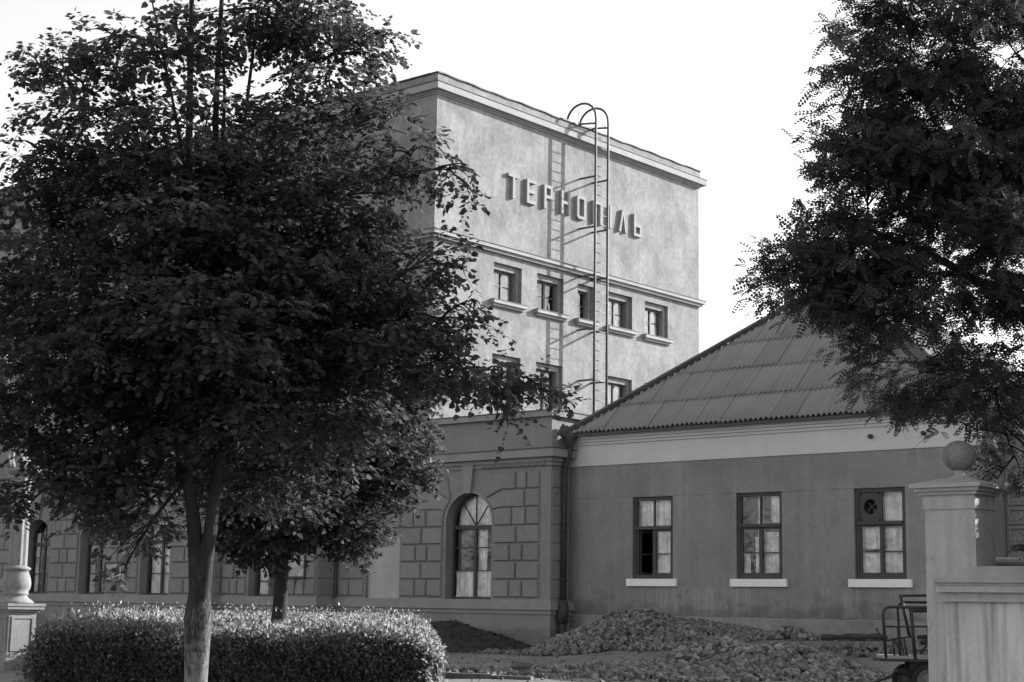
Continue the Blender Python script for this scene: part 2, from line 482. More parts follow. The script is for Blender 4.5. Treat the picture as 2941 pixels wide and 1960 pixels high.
def band(name, z0, z1, out, mat, x0=XL):
    """a course running round the front and the right flank"""
    m = MB()
    m.box(x0, XT + out, YT - out, YT - 0.001, z0, z1)
    m.box(XT + 0.001, XT + out, YT - 0.001, YB + out, z0, z1)
    m.box(XT - 1.2, XT + 0.001, YB + 0.001, YB + out, z0, z1)
    return m.build(name, mat, tower)
band('cornice_bed', 21.70, 21.76, 0.06, M['trim'])
band('cornice_bed', 21.762, 21.83, 0.13, M['trim'])
band('cornice', 21.832, 22.11, 0.30, M['trim'])
band('cornice_flashing', 22.112, 22.14, 0.33, M['ridge_cap'])
band('parapet', 22.142, 22.53, 0.06, M['tower'])
band('string_course', 15.98, 16.13, 0.24, M['trim'])
band('string_course_bed', 15.85, 15.978, 0.14, M['trim'])
band('string_course_flashing', 16.132, 16.15, 0.27, M['ridge_cap'])
m = MB()
prev = None
n = 44
for k in range(n):           # thin uneven metal coping along the parapet
    a = YT - 0.1 + (YB + 0.2 - YT) * k / n; b = YT - 0.1 + (YB + 0.2 - YT) * (k + 1) / n
    w0 = 0.018 * math.sin(k * 1.7) + 0.012 * math.sin(k * 0.6); w1 = 0.018 * math.sin((k + 1) * 1.7) + 0.012 * math.sin((k + 1) * 0.6)
    m.add([(XT - 0.3, a, 22.54 + w0), (XT + 0.12, a, 22.54 + w0), (XT + 0.12, b, 22.54 + w1), (XT - 0.3, b, 22.54 + w1),
           (XT - 0.3, a, 22.60 + w0), (XT + 0.12, a, 22.60 + w0), (XT + 0.12, b, 22.60 + w1), (XT - 0.3, b, 22.60 + w1)],
          [(0, 3, 2, 1), (4, 5, 6, 7), (0, 1, 5, 4), (1, 2, 6, 5), (2, 3, 7, 6), (3, 0, 4, 7)])
m.box(XL, XT - 0.302, YT - 0.12, YT + 0.3, 22.542, 22.602)
m.build('coping', M['ridge_cap'], tower)
m = MB(); m.box(XL + 0.05, XT - 0.05, YT + 0.05, YB - 0.05, 21.9, 22.3); m.build('flat_roof', M['roofing'], tower)

# ------------------------------------------------------------------ sign letters on the flank
sign = empty('station_sign', (XT, 54.3, 18.34), 'row of pale raised block letters reading ТЕРНОПІЛЬ high on the flank', 'sign')
LZ0, LZ1, ST = 18.33, 19.37, 0.135
def strokes(rects, polys=()):
    m = MB()
    for (a, b, c, d) in rects: m.box(XT + 0.001, XT + 0.13, a, b, c, d)
    for p in polys:
        nn = len(p)
        m.add([(XT + 0.001, u, z) for u, z in p] + [(XT + 0.13, u, z) for u, z in p],
              [tuple(range(nn)), tuple(range(2*nn-1, nn-1, -1))] + [(i, (i+1) % nn, nn + (i+1) % nn, nn + i) for i in range(nn)])
    return m
H = LZ1 - LZ0
def L(ch, u0, u1):
    z0, z1 = LZ0, LZ1; zm = (z0 + z1) / 2; e = 0.0015
    if ch == 'T': r = [(u0, u1, z1 - ST, z1), ((u0+u1)/2 - ST/2, (u0+u1)/2 + ST/2, z0, z1 - ST - e)]
    elif ch == 'E': r = [(u0, u0 + ST, z0, z1), (u0 + ST + e, u1, z1 - ST, z1), (u0 + ST + e, u1 - 0.06, zm - ST/2, zm + ST/2), (u0 + ST + e, u1, z0, z0 + ST)]
    elif ch == 'R': r = [(u0, u0 + ST, z0, z1), (u0 + ST + e, u1, z1 - ST, z1), (u0 + ST + e, u1, zm - 0.06, zm - 0.06 + ST), (u1 - ST, u1, zm - 0.06 + ST + e, z1 - ST - e)]
    elif ch == 'N': r = [(u0, u0 + ST, z0, z1), (u1 - ST, u1, z0, z1), (u0 + ST + e, u1 - ST - e, zm - ST/2, zm + ST/2)]
    elif ch == 'O':
        c = 0.09; k = ST
        o = [(u0 + c, z0), (u1 - c, z0), (u1, z0 + c), (u1, z1 - c), (u1 - c, z1), (u0 + c, z1), (u0, z1 - c), (u0, z0 + c)]
        i = [(u0 + k + .03, z0 + k), (u1 - k - .03, z0 + k), (u1 - k, z0 + k + .03), (u1 - k, z1 - k - .03), (u1 - k - .03, z1 - k), (u0 + k + .03, z1 - k), (u0 + k, z1 - k - .03), (u0 + k, z0 + k + .03)]
        m = MB(); X0, X1 = XT + 0.001, XT + 0.13
        m.add([(X0, *p) for p in o] + [(X1, *p) for p in o] + [(X0, *p) for p in i] + [(X1, *p) for p in i],
              [f for q in range(8) for f in ((q, (q+1) % 8, 8 + (q+1) % 8, 8 + q), (16 + q, 24 + q, 24 + (q+1) % 8, 16 + (q+1) % 8), (8 + q, 8 + (q+1) % 8, 24 + (q+1) % 8, 24 + q))])
        return m
    elif ch == 'P': r = [(u0, u0 + ST, z0, z1), (u1 - ST, u1, z0, z1), (u0 + ST + e, u1 - ST - e, z1 - ST, z1)]
    elif ch == 'I': r = [(u0, u1, z0, z1)]
    elif ch == 'L':
        c = (u0 + u1) / 2
        return strokes([], [[(u0, z0), (u0 + ST, z0), (c + 0.0, z1 - 0.22), (c, z1), (c - 0.06, z1)], [(u1, z0), (u1 - ST, z0), (c + 0.002, z1 - 0.222), (c + 0.002, z1), (c + 0.062, z1)]])
    elif ch == 'b': r = [(u0, u0 + ST, z0, z1), (u0 + ST + e, u1, z0, z0 + ST), (u0 + ST + e, u1, zm - 0.08, zm - 0.08 + ST), (u1 - ST, u1, z0 + ST + e, zm - 0.08 - e)]
    return strokes(r)
for ch, a, b in (('T', 49.58, 50.26), ('E', 50.78, 51.37), ('R', 51.93, 52.48), ('N', 53.10, 53.70), ('O', 54.20, 54.82), ('P', 55.37, 56.0), ('I', 56.56, 56.72), ('L', 57.27, 57.87), ('b', 58.40, 58.99)):
    L(ch, a, b).build('letter', M['letter'], sign)

# ------------------------------------------------------------------ fire ladder
RX, RYL, RYR = XT + 0.86, 54.53, 55.42
ladder = empty('roof_ladder', (RX, 55, 8.6), 'dark steel wall ladder with hooped handrails and top landing on the sunlit flank', 'ladder')
for ry in (RYL, RYR):
    pts = [(RX, ry, 8.2), (RX, ry, 14.0), (RX, ry, 22.5)]
    cx = XT + 0.04; rad = RX - cx
    for k in range(0, 13):
        a = math.pi * k / 12
        pts.append((cx + rad * math.cos(a), ry, 22.75 + 0.85 * math.sin(a) ** 0.9))
    pts.append((cx - rad, ry, 22.3))
    m = MB(); m.tube(pts, 0.055, 8); m.build('rail', M['ladder'], ladder)
    for z in (20.17, 17.92, 15.78, 13.43, 11.2):
        m = MB(); m.tube([(RX, ry, z), (XT - 0.03, ry, z)], 0.045, 6); m.build('bracket', M['ladder'], ladder)
    m = MB(); m.bar((XT - 0.1, ry, 22.56), (XT - 0.1, ry, 23.58), 0.03); m.build('upright', M['rung'], ladder)
    m = MB(); m.tube([(RX, ry, 22.56), (XT - 0.14, ry, 22.70)], 0.045, 6); m.build('landing_beam', M['ladder'], ladder)
z = 8.6
while z < 22.3:
    m = MB(); m.tube([(RX, RYL, z), (RX, RYR, z)], 0.017, 6); m.build('rung', M['rung'], ladder)
    z += 0.43
for k in range(6):
    x = RX - 0.1 - k * 0.155
    m = MB(); m.bar((x, RYL, 22.60 + (RX - x) * 0.14), (x, RYR, 22.60 + (RX - x) * 0.14), 0.035, 0.02); m.build('landing_slat', M['rung'], ladder)

# ------------------------------------------------------------------ station wing (rusticated ground floor)
Y0, Y1W, Y2W = 44.875, 43.85, 43.36
XC, X1W, X2W, X3W = -36.38, -47.29, -53.02, -75.0
wing = empty('station_wing', (XC, Y0, 0), 'rusticated single-storey station front with arched windows and moulded parapet', 'building')
CZ = [1.85 + 0.65 * k for k in range(8)]
ZB0, ZB1 = 1.47, 1.79      # base moulding
ZC0, ZC1 = 6.83, 7.14      # cornice
ZP = 8.55                  # parapet top

def panel_block(F, u0, u1, z0, z1, mat=None, t=0.085, g=0.036, poly=None):
    """a raised block with chamfered edges"""
    c = 0.035
    p = poly or [(u0 + g, z0 + g), (u1 - g, z0 + g), (u1 - g, z1 - g), (u0 + g, z1 - g)]
    cu = sum(q[0] for q in p) / len(p); cz = sum(q[1] for q in p) / len(p)
    inn = []
    for u, z in p:
        du, dz = cu - u, cz - z; l = math.hypot(du, dz)
        inn.append((u + du / l * c * 1.4, z + dz / l * c * 1.4))
    n = len(p); j = random.uniform(-0.006, 0.006)
    m = MB()
    m.add([F(u, z, 0.002) for u, z in p] + [F(u, z, -t * 0.5 + j) for u, z in p] + [F(u, z, -t + j) for u, z in inn],
          [(i, (i+1) % n, n + (i+1) % n, n + i) for i in range(n)] + [(n + i, n + (i+1) % n, 2*n + (i+1) % n, 2*n + i) for i in range(n)] + [tuple(range(2*n, 3*n))])
    return m.build('stone_block', mat or M['block'], wing)

def pier(F, u0, u1, flip=False, rows=range(7), first3=True):
    for r in rows:
        three = (r % 2 == 0) == first3
        cuts = [u0, u0 + (u1-u0) * 0.35, u0 + (u1-u0) * 0.65, u1] if three else [u0, (u0+u1)/2, u1]
        for a, b in zip(cuts, cuts[1:]): panel_block(F, a, b, CZ[r], CZ[r+1])

def arch_bay(F, ul, ur, ol, orr, mb, spring, wstyle, straight=True):
    """wall field ul..ur with a round-headed opening ol..orr; blocks on both sides, voussoirs and keystone"""
    c = (ol + orr) / 2; r = (orr - ol) / 2; top = CZ[7] + 0.45; zb = ZB1; n = 20
    wall_grid(mb, F, ul, ur, 0, top, [(ol, orr, zb, top)])
    arc = [(c - r * math.cos(math.pi * k / n), spring + r * math.sin(math.pi * k / n)) for k in range(n + 1)]
    mb.add([F(ol, spring, 0), F(ol, top, 0)], [])
    for (a, b) in zip(arc, arc[1:]):
        mb.add([F(*a, 0), F(*b, 0), F(b[0], top, 0), F(a[0], top, 0)], [(0, 1, 2, 3)])
        mb.add([F(*a, 0), F(*b, 0), F(*b, 0.6), F(*a, 0.6)], [(0, 1, 2, 3)], True)
    for u in (ol, orr): mb.add([F(u, zb, 0), F(u, spring, 0), F(u, spring, 0.6), F(u, zb, 0.6)], [(0, 1, 2, 3)])
    mb.add([F(ol, zb, 0), F(orr, zb, 0), F(orr, zb, 0.6), F(ol, zb, 0.6)], [(0, 1, 2, 3)])
    # archivolt ring
    a_ = MB(); ro = r + 0.10
    for k in range(n):
        A, B = math.pi * k / n, math.pi * (k + 1) / n
        P = [(c - q * math.cos(w), spring + q * math.sin(w)) for w in (A, B) for q in (r + 0.002, ro)]
        a_.add([F(*P[0], -0.03), F(*P[1], -0.03), F(*P[3], -0.03), F(*P[2], -0.03), F(*P[1], 0), F(*P[3], 0), F(*P[0], 0), F(*P[2], 0)], [(0, 1, 2, 3), (1, 4, 5, 2), (0, 3, 7, 6)])
    a_.build('archivolt', M['wing_trim'], wing)
    wl, wr = ol - 0.12, orr + 0.12
    # straight courses
    for r_ in range(4 if straight else 0):
        for (a, b) in ((ul, wl), (wr, ur)):
            w = b - a
            cuts = [a, a + w * 0.36, a + w * 0.64, b] if r_ % 2 == 0 else [a, a + w * 0.5, b]
            if a == ul: cuts = [a + b - q for q in cuts][::-1]
            for p, q in zip(cuts, cuts[1:]): panel_block(F, p, q, CZ[r_], CZ[r_+1])
    # courses beside and above the arch, cut by rays from the arch centre
    def ring(ang, rad): return (c + rad * math.cos(ang), spring + rad * math.sin(ang))
    Rv = r + 0.13
    for sgn in (1, -1):
        def PU(p): return (c + sgn * (p[0] - c), p[1])
        edge = (ur - c) if sgn == 1 else (c - ul)
        def blk(pts):
            pts = [PU(p) for p in pts]
            g = 0.028; cu = sum(p[0] for p in pts) / len(pts); cz = sum(p[1] for p in pts) / len(pts)
            pts = [(u + (cu - u) * g * 2 / max(.3, abs(cu - u) * 2 + .2), z_ + (cz - z_) * g * 2 / max(.3, abs(cz - z_) * 2 + .2)) for u, z_ in pts]
            if sgn == -1: pts = pts[::-1]
            panel_block(F, 0, 0, 0, 0, poly=pts)
        z4, z5, z6, z7 = CZ[4], CZ[5], CZ[6], CZ[7]
        m1_, m2_ = edge * 0.62, edge * 0.81
        a0, a1, a2, a3 = 0.0, math.radians(22), math.radians(46), math.radians(68)
        R1, R2, R3 = ring(a1, Rv), ring(a2, Rv), ring(a3, Rv)
        R0 = ring(0.0, Rv)
        k1 = (c + min(edge * 0.6, Rv * 1.22), z5); k2 = (c + min(edge * 0.66, Rv * 1.30), z6); k3 = (c + min(edge * 0.42, Rv * 0.85), z7)
        blk([(R0[0], z4), (c + m1_, z4), (c + m1_, z5), k1, R1, ring(a1/2, Rv)])
        blk([(c + m1_, z4), (c + m2_, z4), (c + m2_, z5), (c + m1_, z5)])
        blk([(c + m2_, z4), (c + edge, z4), (c + edge, z5), (c + m2_, z5)])
        blk([R1, k1, (c + m2_ - 0.06, z5), (c + m2_ - 0.06, z6), k2, R2])
        blk([(c + m2_ - 0.06, z5), (c + edge, z5), (c + edge, z6), (c + m2_ - 0.06, z6)])
        blk([R2, k2, (c + m1_ + 0.18, z6), (c + m1_ + 0.18, z7), k3, ])
        blk([(c + m1_ + 0.18, z6), (c + m2_ + 0.03, z6), (c + m2_ + 0.03, z7), (c + m1_ + 0.18, z7)])
        blk([(c + m2_ + 0.03, z6), (c + edge, z6), (c + edge, z7), (c + m2_ + 0.03, z7)])
    m = MB()
    kb, kt = 0.15, 0.30
    p = [(c - kb, spring + r - 0.02), (c + kb, spring + r - 0.02), (c + kt, ZC0 - 0.02), (c - kt, ZC0 - 0.02)]
    m.add([F(u, z_, 0.001) for u, z_ in p] + [F(u, z_, -0.14) for u, z_ in p], [(4, 5, 6, 7), (0, 1, 5, 4), (1, 2, 6, 5), (2, 3, 7, 6), (3, 0, 4, 7)])
    m.build('keystone', M['wing_trim'], wing)
    arch_window(F, c, r, zb, spring, wstyle)

def arch_window(F, c, r, zb, spring, style):
    d0, d1 = 0.40, 0.47
    w = MB(); n = 18; tz = spring - 0.12
    fbox(w, F, c - r, c - r + 0.09, zb, spring, d0, d1); fbox(w, F, c + r - 0.09, c + r, zb, spring, d0, d1)
    fbox(w, F, c - r + 0.09, c + r - 0.09, zb, zb + 0.10, d0, d1)
    fbox(w, F, c - r + 0.09, c + r - 0.09, tz - 0.07, tz + 0.07, d0 - 0.03, d1)
    fbox(w, F, c - 0.065, c + 0.065, zb + 0.10, tz - 0.07, d0 - 0.01, d1)
    zs = [zb + 0.10, zb + 0.10 + (tz - zb) * 0.36, zb + 0.10 + (tz - zb) * 0.68, tz - 0.07]
    for s in (-1, 1):
        a, b = sorted((c + s * 0.065, c + s * (r - 0.09)))
        for z_ in zs[1:-1]: fbox(w, F, a, b, z_ - 0.02, z_ + 0.02, d0 + 0.01, d1 - 0.01)
    for k in range(n):
        A, B = math.pi * k / n, math.pi * (k + 1) / n
        P = [(c - q * math.cos(x), spring + q * math.sin(x)) for x in (A, B) for q in (r, r - 0.09)]
        w.add([F(*P[0], d0), F(*P[1], d0), F(*P[3], d0), F(*P[2], d0), F(*P[1], d1), F(*P[3], d1)], [(0, 1, 2, 3), (1, 4, 5, 2)])
    for ang in (50, 90, 130):
        x = math.radians(ang)
        w.bar(F(c, tz + 0.05, d0 + 0.03), F(c + (r - 0.05) * math.cos(x), spring + (r - 0.05) * math.sin(x), d0 + 0.03), 0.04, 0.04, upv=(0, 1, 0.01))
    win = w.build('window', M['frame'], wing)
    for s in (-1, 1):
        a, b = sorted((c + s * 0.065, c + s * (r - 0.09)))
        for z0_, z1_ in zip(zs, zs[1:]): pane(F, a, b, z0_ + 0.02, z1_ - 0.02, d0 + 0.03, win)
    m = MB(); pts = [F(c - (r - 0.05) * math.cos(math.pi * k / n), spring + (r - 0.05) * math.sin(math.pi * k / n), d0 + 0.035) for k in range(n + 1)]
    m.add(pts + [F(c - r + 0.05, tz, d0 + 0.035), F(c + r - 0.05, tz, d0 + 0.035)], [(tuple(range(n + 1)) + (n + 2, n + 1))[::-1]])
    m.build('pane', M['glass'], win)
    if style == 'cafe':
        drape(F, c - r + 0.1, c - 0.03, zb + 0.1, zs[1] + 0.02, d1 + 0.05, win, M['curtain'], hem=0.4)
        drape(F, c + 0.03, c + r - 0.1, zb + 0.1, zs[1] + 0.02, d1 + 0.05, win, M['curtain'], hem=0.4)
        drape(F, c - r + 0.1, c - r + 0.75, zs[1], zs[3], d1 + 0.12, win, M['grey_curtain'])
        drape(F, c + 0.04, c + 0.45, zs[1], zs[3], d1 + 0.10, win, M['curtain'])
        drape(F, c - r + 0.1, c + r - 0.1, tz + 0.1, spring + r, d1 + 0.16, win, M['curtain'], amp=0.05)
    elif style == 'sides':
        for a, b in ((c - r + 0.1, c - r + 0.42), (c + r - 0.5, c + r - 0.1)):
            drape(F, a, b, zb + 0.1, spring + r * 0.4, d1 + 0.08, win, M['curtain'])
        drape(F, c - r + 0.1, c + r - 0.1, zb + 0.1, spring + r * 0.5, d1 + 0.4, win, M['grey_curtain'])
    elif style == 'full':
        drape(F, c - r + 0.1, c + r - 0.1, zb + 0.1, spring + r, d1 + 0.08, win, M['curtain'])
    return win

w = MB()
F0, F1, F2 = front(Y0), front(Y1W), front(Y2W)
# annex bay with the arched window, plain corner pilaster to its right
arch_bay(F0, -43.72, -36.86, -41.42, -39.15, w, 4.56, 'cafe')
ZW = CZ[7] + 0.45
wall_grid(w, F0, -36.86, XC, 0, ZW, [])
wall_grid(w, F0, X1W, -43.72, 0, ZW, [(-45.62, -43.80, ZB1, 4.30)])
reveal(w, F0, (-45.62, -43.80, ZB1, 4.30), 0, 0.16)
m = MB(); m.add([F0(-45.63, ZB1 - .01, .155), F0(-43.79, ZB1 - .01, .155), F0(-43.79, 4.31, .155), F0(-45.63, 4.31, .155)], [(0, 1, 2, 3)])
m.build('blank_panel', M['blank'], wing)
for r_ in range(7):
    for a, b in ((X1W + 0.25, -46.5), (-46.5, -45.68)) if r_ % 2 == 0 else ((X1W + 0.25, -45.68),):
        panel_block(F0, a, b, CZ[r_], CZ[r_+1])
    if r_ > 3:
        for a, b in ((-45.68, -44.7), (-44.7, -43.74)): panel_block(F0, a, b, CZ[r_], CZ[r_+1])
# right return of the annex, coursed
FR = flank(XC)
wall_grid(w, FR, Y0, 60.0, 0, ZW, [])
for r_ in range(7): panel_block(FR, Y0 + 0.02, 45.90, CZ[r_], CZ[r_+1], t=0.03, g=0.022)
# projecting bay
wall_grid(w, F1, X2W, X1W, 0, ZW, [(-51.35, -49.2, ZB1, 4.6)])
reveal(w, F1, (-51.35, -49.2, ZB1, 4.6), 0, 0.5)
wall_grid(w, flank(X1W), Y1W, Y0, 0, ZW, [])
pier(F1, X2W + 0.05, -51.45, rows=range(7)); pier(F1, -49.1, X1W - 0.03)
for r_ in (5, 6): 
    for a, b in ((-51.45, -50.3), (-50.3, -49.1)): panel_block(F1, a, b, CZ[r_], CZ[r_+1])
for r_ in range(7): panel_block(flank(X1W), Y1W + 0.03, Y0 - 0.06, CZ[r_], CZ[r_+1], t=0.025)
# far left front with arched windows
wall_grid(w, flank(X2W), Y2W, Y1W, 0, ZW, [])
for r_ in range(7): panel_block(flank(X2W), Y2W + 0.02, Y1W - 0.06, CZ[r_], CZ[r_+1], t=0.025)
cents = [(-53.02, -58.9, -56.9), (-58.9, -63.4, -61.35), (-63.4, -67.9, -65.7), (-67.9, -75.0, -71.0)]
for i, (b, a, c) in enumerate(cents):
    arch_bay(F2, a, b, c - 1.0, c + 1.0, w, 4.2, ('full', 'sides', 'sides', 'cafe')[i], straight=False)
for a, b in ((-55.78, -53.1), (-60.23, -58.02), (-64.58, -62.47), (-69.88, -66.82)): pier(F2, a, b, rows=range(4))
w.add([(X3W, Y2W, 0), (X3W, YT, 0), (X3W, YT, ZW), (X3W, Y2W, ZW)], [(0, 1, 2, 3)])
w.add([(XC, 60, 0), (XT, 60, 0), (XT, 60, ZW), (XC, 60, ZW)], [(0, 1, 2, 3)])
w.build('wall', M['wing'], wing)
# flat-headed window of the projecting bay
m = MB()
for a in ((-51.35, -51.22, ZB1, 4.6), (-49.33, -49.2, ZB1, 4.6), (-50.34, -50.2, ZB1 + .1, 4.5)): fbox(m, F1, *a, 0.38, 0.45)
for a in ((ZB1, ZB1 + .1), (4.5, 4.6), (3.7, 3.8)): fbox(m, F1, -51.22, -49.33, a[0], a[1], 0.381, 0.449)
for z_ in (2.4, 3.03):
    fbox(m, F1, -51.22, -50.34, z_, z_ + .04, .39, .44); fbox(m, F1, -50.2, -49.33, z_, z_ + .04, .39, .44)
wn = m.build('window', M['frame'], wing)
for a, b in ((-51.22, -50.34), (-50.2, -49.33)):
    pane(F1, a, b, ZB1 + .1, 3.7, 0.42, wn); pane(F1, a, b, 3.8, 4.5, 0.42, wn)
drape(F1, -51.2, -50.75, ZB1 + .1, 4.5, 0.52, wn, M['curtain']); drape(F1, -50.2, -49.4, ZB1 + .1, 4.5, 0.52, wn, M['curtain'])

def wing_course(name, z0, z1, out, mat, ret=True):
    m = MB(); e = 0.001
    m.box(X1W + e, XC + out, Y0 - out, Y0 - e, z0, z1)
    m.box(XC + e, XC + out, Y0 - e, 45.92, z0, z1)
    m.box(X2W + e, X1W + out, Y1W - out, Y1W - e, z0, z1)
    m.box(X1W + e, X1W + out, Y1W - e, Y0 - out - e, z0, z1)
    m.box(X3W, X2W + out, Y2W - out, Y2W - e, z0, z1)
    if Y1W - out - Y2W > 0.05: m.box(X2W + e, X2W + out, Y2W - e, Y1W - out - e, z0, z1)
    return m.build(name, mat, wing)
wing_course('plinth', -0.3, 1.30, 0.12, M['wing'])
wing_course('base_moulding_bed', 1.302, 1.45, 0.17, M['wing_trim'])
wing_course('base_moulding', 1.452, 1.72, 0.26, M['wing_trim'])
wing_course('base_fillet', 1.722, 1.80, 0.12, M['wing_trim'])
wing_course('plinth_foot', -0.3, 0.28, 0.20, M['wing'])
wing_course('architrave', 6.56, 6.70, 0.07, M['wing_trim'])
wing_course('cornice', 6.85, 7.14, 0.34, M['wing_trim'])
wing_course('cornice_bed', 6.702, 6.848, 0.16, M['wing_trim'])
wing_course('cornice_flashing', 7.142, 7.17, 0.37, M['ridge_cap'])
for k in range(30):           # dentils under the cornice beside the keystone
    x = -39.6 + k * 0.1
    m = MB(); m.box(x, x + 0.058, Y0 - 0.135, Y0 - 0.071, 6.56, 6.70); m.build('dentil', M['wing_trim'], wing)
# parapet with sunk panel, pier at the corner
m = MB()
m.box(-42.9, XC - 0.55, Y0 + 0.06, Y0 + 0.3, 7.172, 8.32)
m.box(XC - 0.55, XC, Y0, Y0 + 0.32, 7.172, 8.32)
m.box(-43.5, -42.42, Y0 - 0.02, Y0 + 0.3, 7.172, 8.32)
m.box(XC - 0.3, XC - 0.02, Y0 + 0.321, 60.0, 7.172, 8.32)
m.build('parapet', M['wing'], wing)
m = MB()
m.box(-43.6, XC + 0.12, Y0 - 0.12, Y0 + 0.34, 8.322, 8.53); m.box(XC - 0.34, XC + 0.12, Y0 + 0.341, 60.1, 8.322, 8.53)
m.build('parapet_coping', M['wing_trim'], wing)
m = MB()
m.box(-43.62, XC + 0.15, Y0 - 0.15, Y0 + 0.36, 8.532, 8.56); m.box(XC - 0.36, XC + 0.15, Y0 + 0.361, 60.1, 8.532, 8.56)
m.build('coping_flashing', M['ridge_cap'], wing)
m = MB(); m.box(X3W + .02, X2W - .02, Y2W + .02, YT, 6.7, 7.139); m.box(X2W + .02, X1W - .02, Y1W + .02, YT, 6.71, 7.138); m.box(X1W + .02, XC - .02, Y0 + .02, 59.98, 6.72, 7.137); m.build('flat_roof', M['roofing'], wing)
for a, b in ((X1W, 0),):
    m = MB(); m.tube([(X1W + 0.1, Y0 - 0.1, 7.0), (X1W + 0.1, Y0 - 0.1, 1.9), (X1W + 0.06, Y0 - 0.34, 1.6), (X1W + 0.06, Y0 - 0.34, 0.2)], 0.055, 8)
    m.build('downpipe', M['tin'], wing)

# ------------------------------------------------------------------ side building with corrugated hip roof
YS, XS0, XS1 = 45.93, -36.36, -20.68
side = empty('side_building', (XS0, YS, 0), 'low plastered side building with hipped corrugated roof and three dark-framed windows', 'building')
FS = front(YS)
WIN = [(-33.57, -31.87, 2.57, 5.38), (-29.33, -27.58, 2.57, 5.39), (-24.97, -23.21, 2.57, 5.39)]
w = MB()
wall_grid(w, FS, XS0, XS1, -0.3, 7.35, WIN)
for h in WIN: reveal(w, FS, h, 0, 0.45)
w.add([(XS1, YS, -.3), (XS1, 62, -.3), (XS1, 62, 7.6), (XS1, YS, 7.6)], [(0, 1, 2, 3)])
w.add([(XS0, YS, -.3), (XS0, 62, -.3), (XS0, 62, 7.6), (XS0, YS, 7.6)], [(0, 1, 2, 3)])
w.add([(XS0, 62, -.3), (XS1, 62, -.3), (XS1, 62, 7.6), (XS0, 62, 7.6)], [(0, 1, 2, 3)])
w.build('wall', M['side'], side)
m = MB()
nx = 60                        # plinth with an uneven patched upper edge
vs_ = []; fs_ = []
for i in range(nx + 1):
    x = XS0 + (XS1 - XS0) * i / nx; zt = 1.31 + 0.012 * math.sin(i * 1.9) + 0.01 * math.sin(i * 0.7)
    o = 0.055 + 0.012 * math.sin(i * 2.3)
    vs_ += [(x, YS - o - 0.01, -0.3), (x, YS - o, zt - 0.03), (x, YS + 0.0, zt)]
for i in range(nx):
    for k in range(2): fs_.append((i*3 + k, i*3 + 3 + k, i*3 + 4 + k, i*3 + 1 + k))
m.add(vs_, fs_); m.build('plinth', M['plinth'], side)
m = MB(); m.add([q for i in range(nx + 1) for q in ((vs_[i*3+1][0], vs_[i*3+1][1] - .004, vs_[i*3+1][2] + .004), (vs_[i*3+1][0], vs_[i*3+2][1] - .012, vs_[i*3+2][2] + .004))], [(2*i, 2*i+2, 2*i+3, 2*i+1) for i in range(nx)]); m.build('plinth_edge', M['wing_trim'], side)
m = MB(); m.box(XS0 + 0.02, XS1 + 0.035, YS - 0.035, YS - 0.001, 6.56, 7.30); m.build('frieze', M['frieze'], side)
for z0_, z1_, o in ((7.302, 7.40, 0.09), (7.402, 7.50, 0.15), (7.502, 7.58, 0.22), (7.582, 7.66, 0.30)):
    m = MB(); m.box(XS0 + 0.02, XS1 + o, YS - o, YS - 0.001, z0_, z1_); m.box(XS1 + 0.001, XS1 + o, YS - 0.001, 62, z0_, z1_)
    m.build('eaves_moulding', M['frieze'], side)

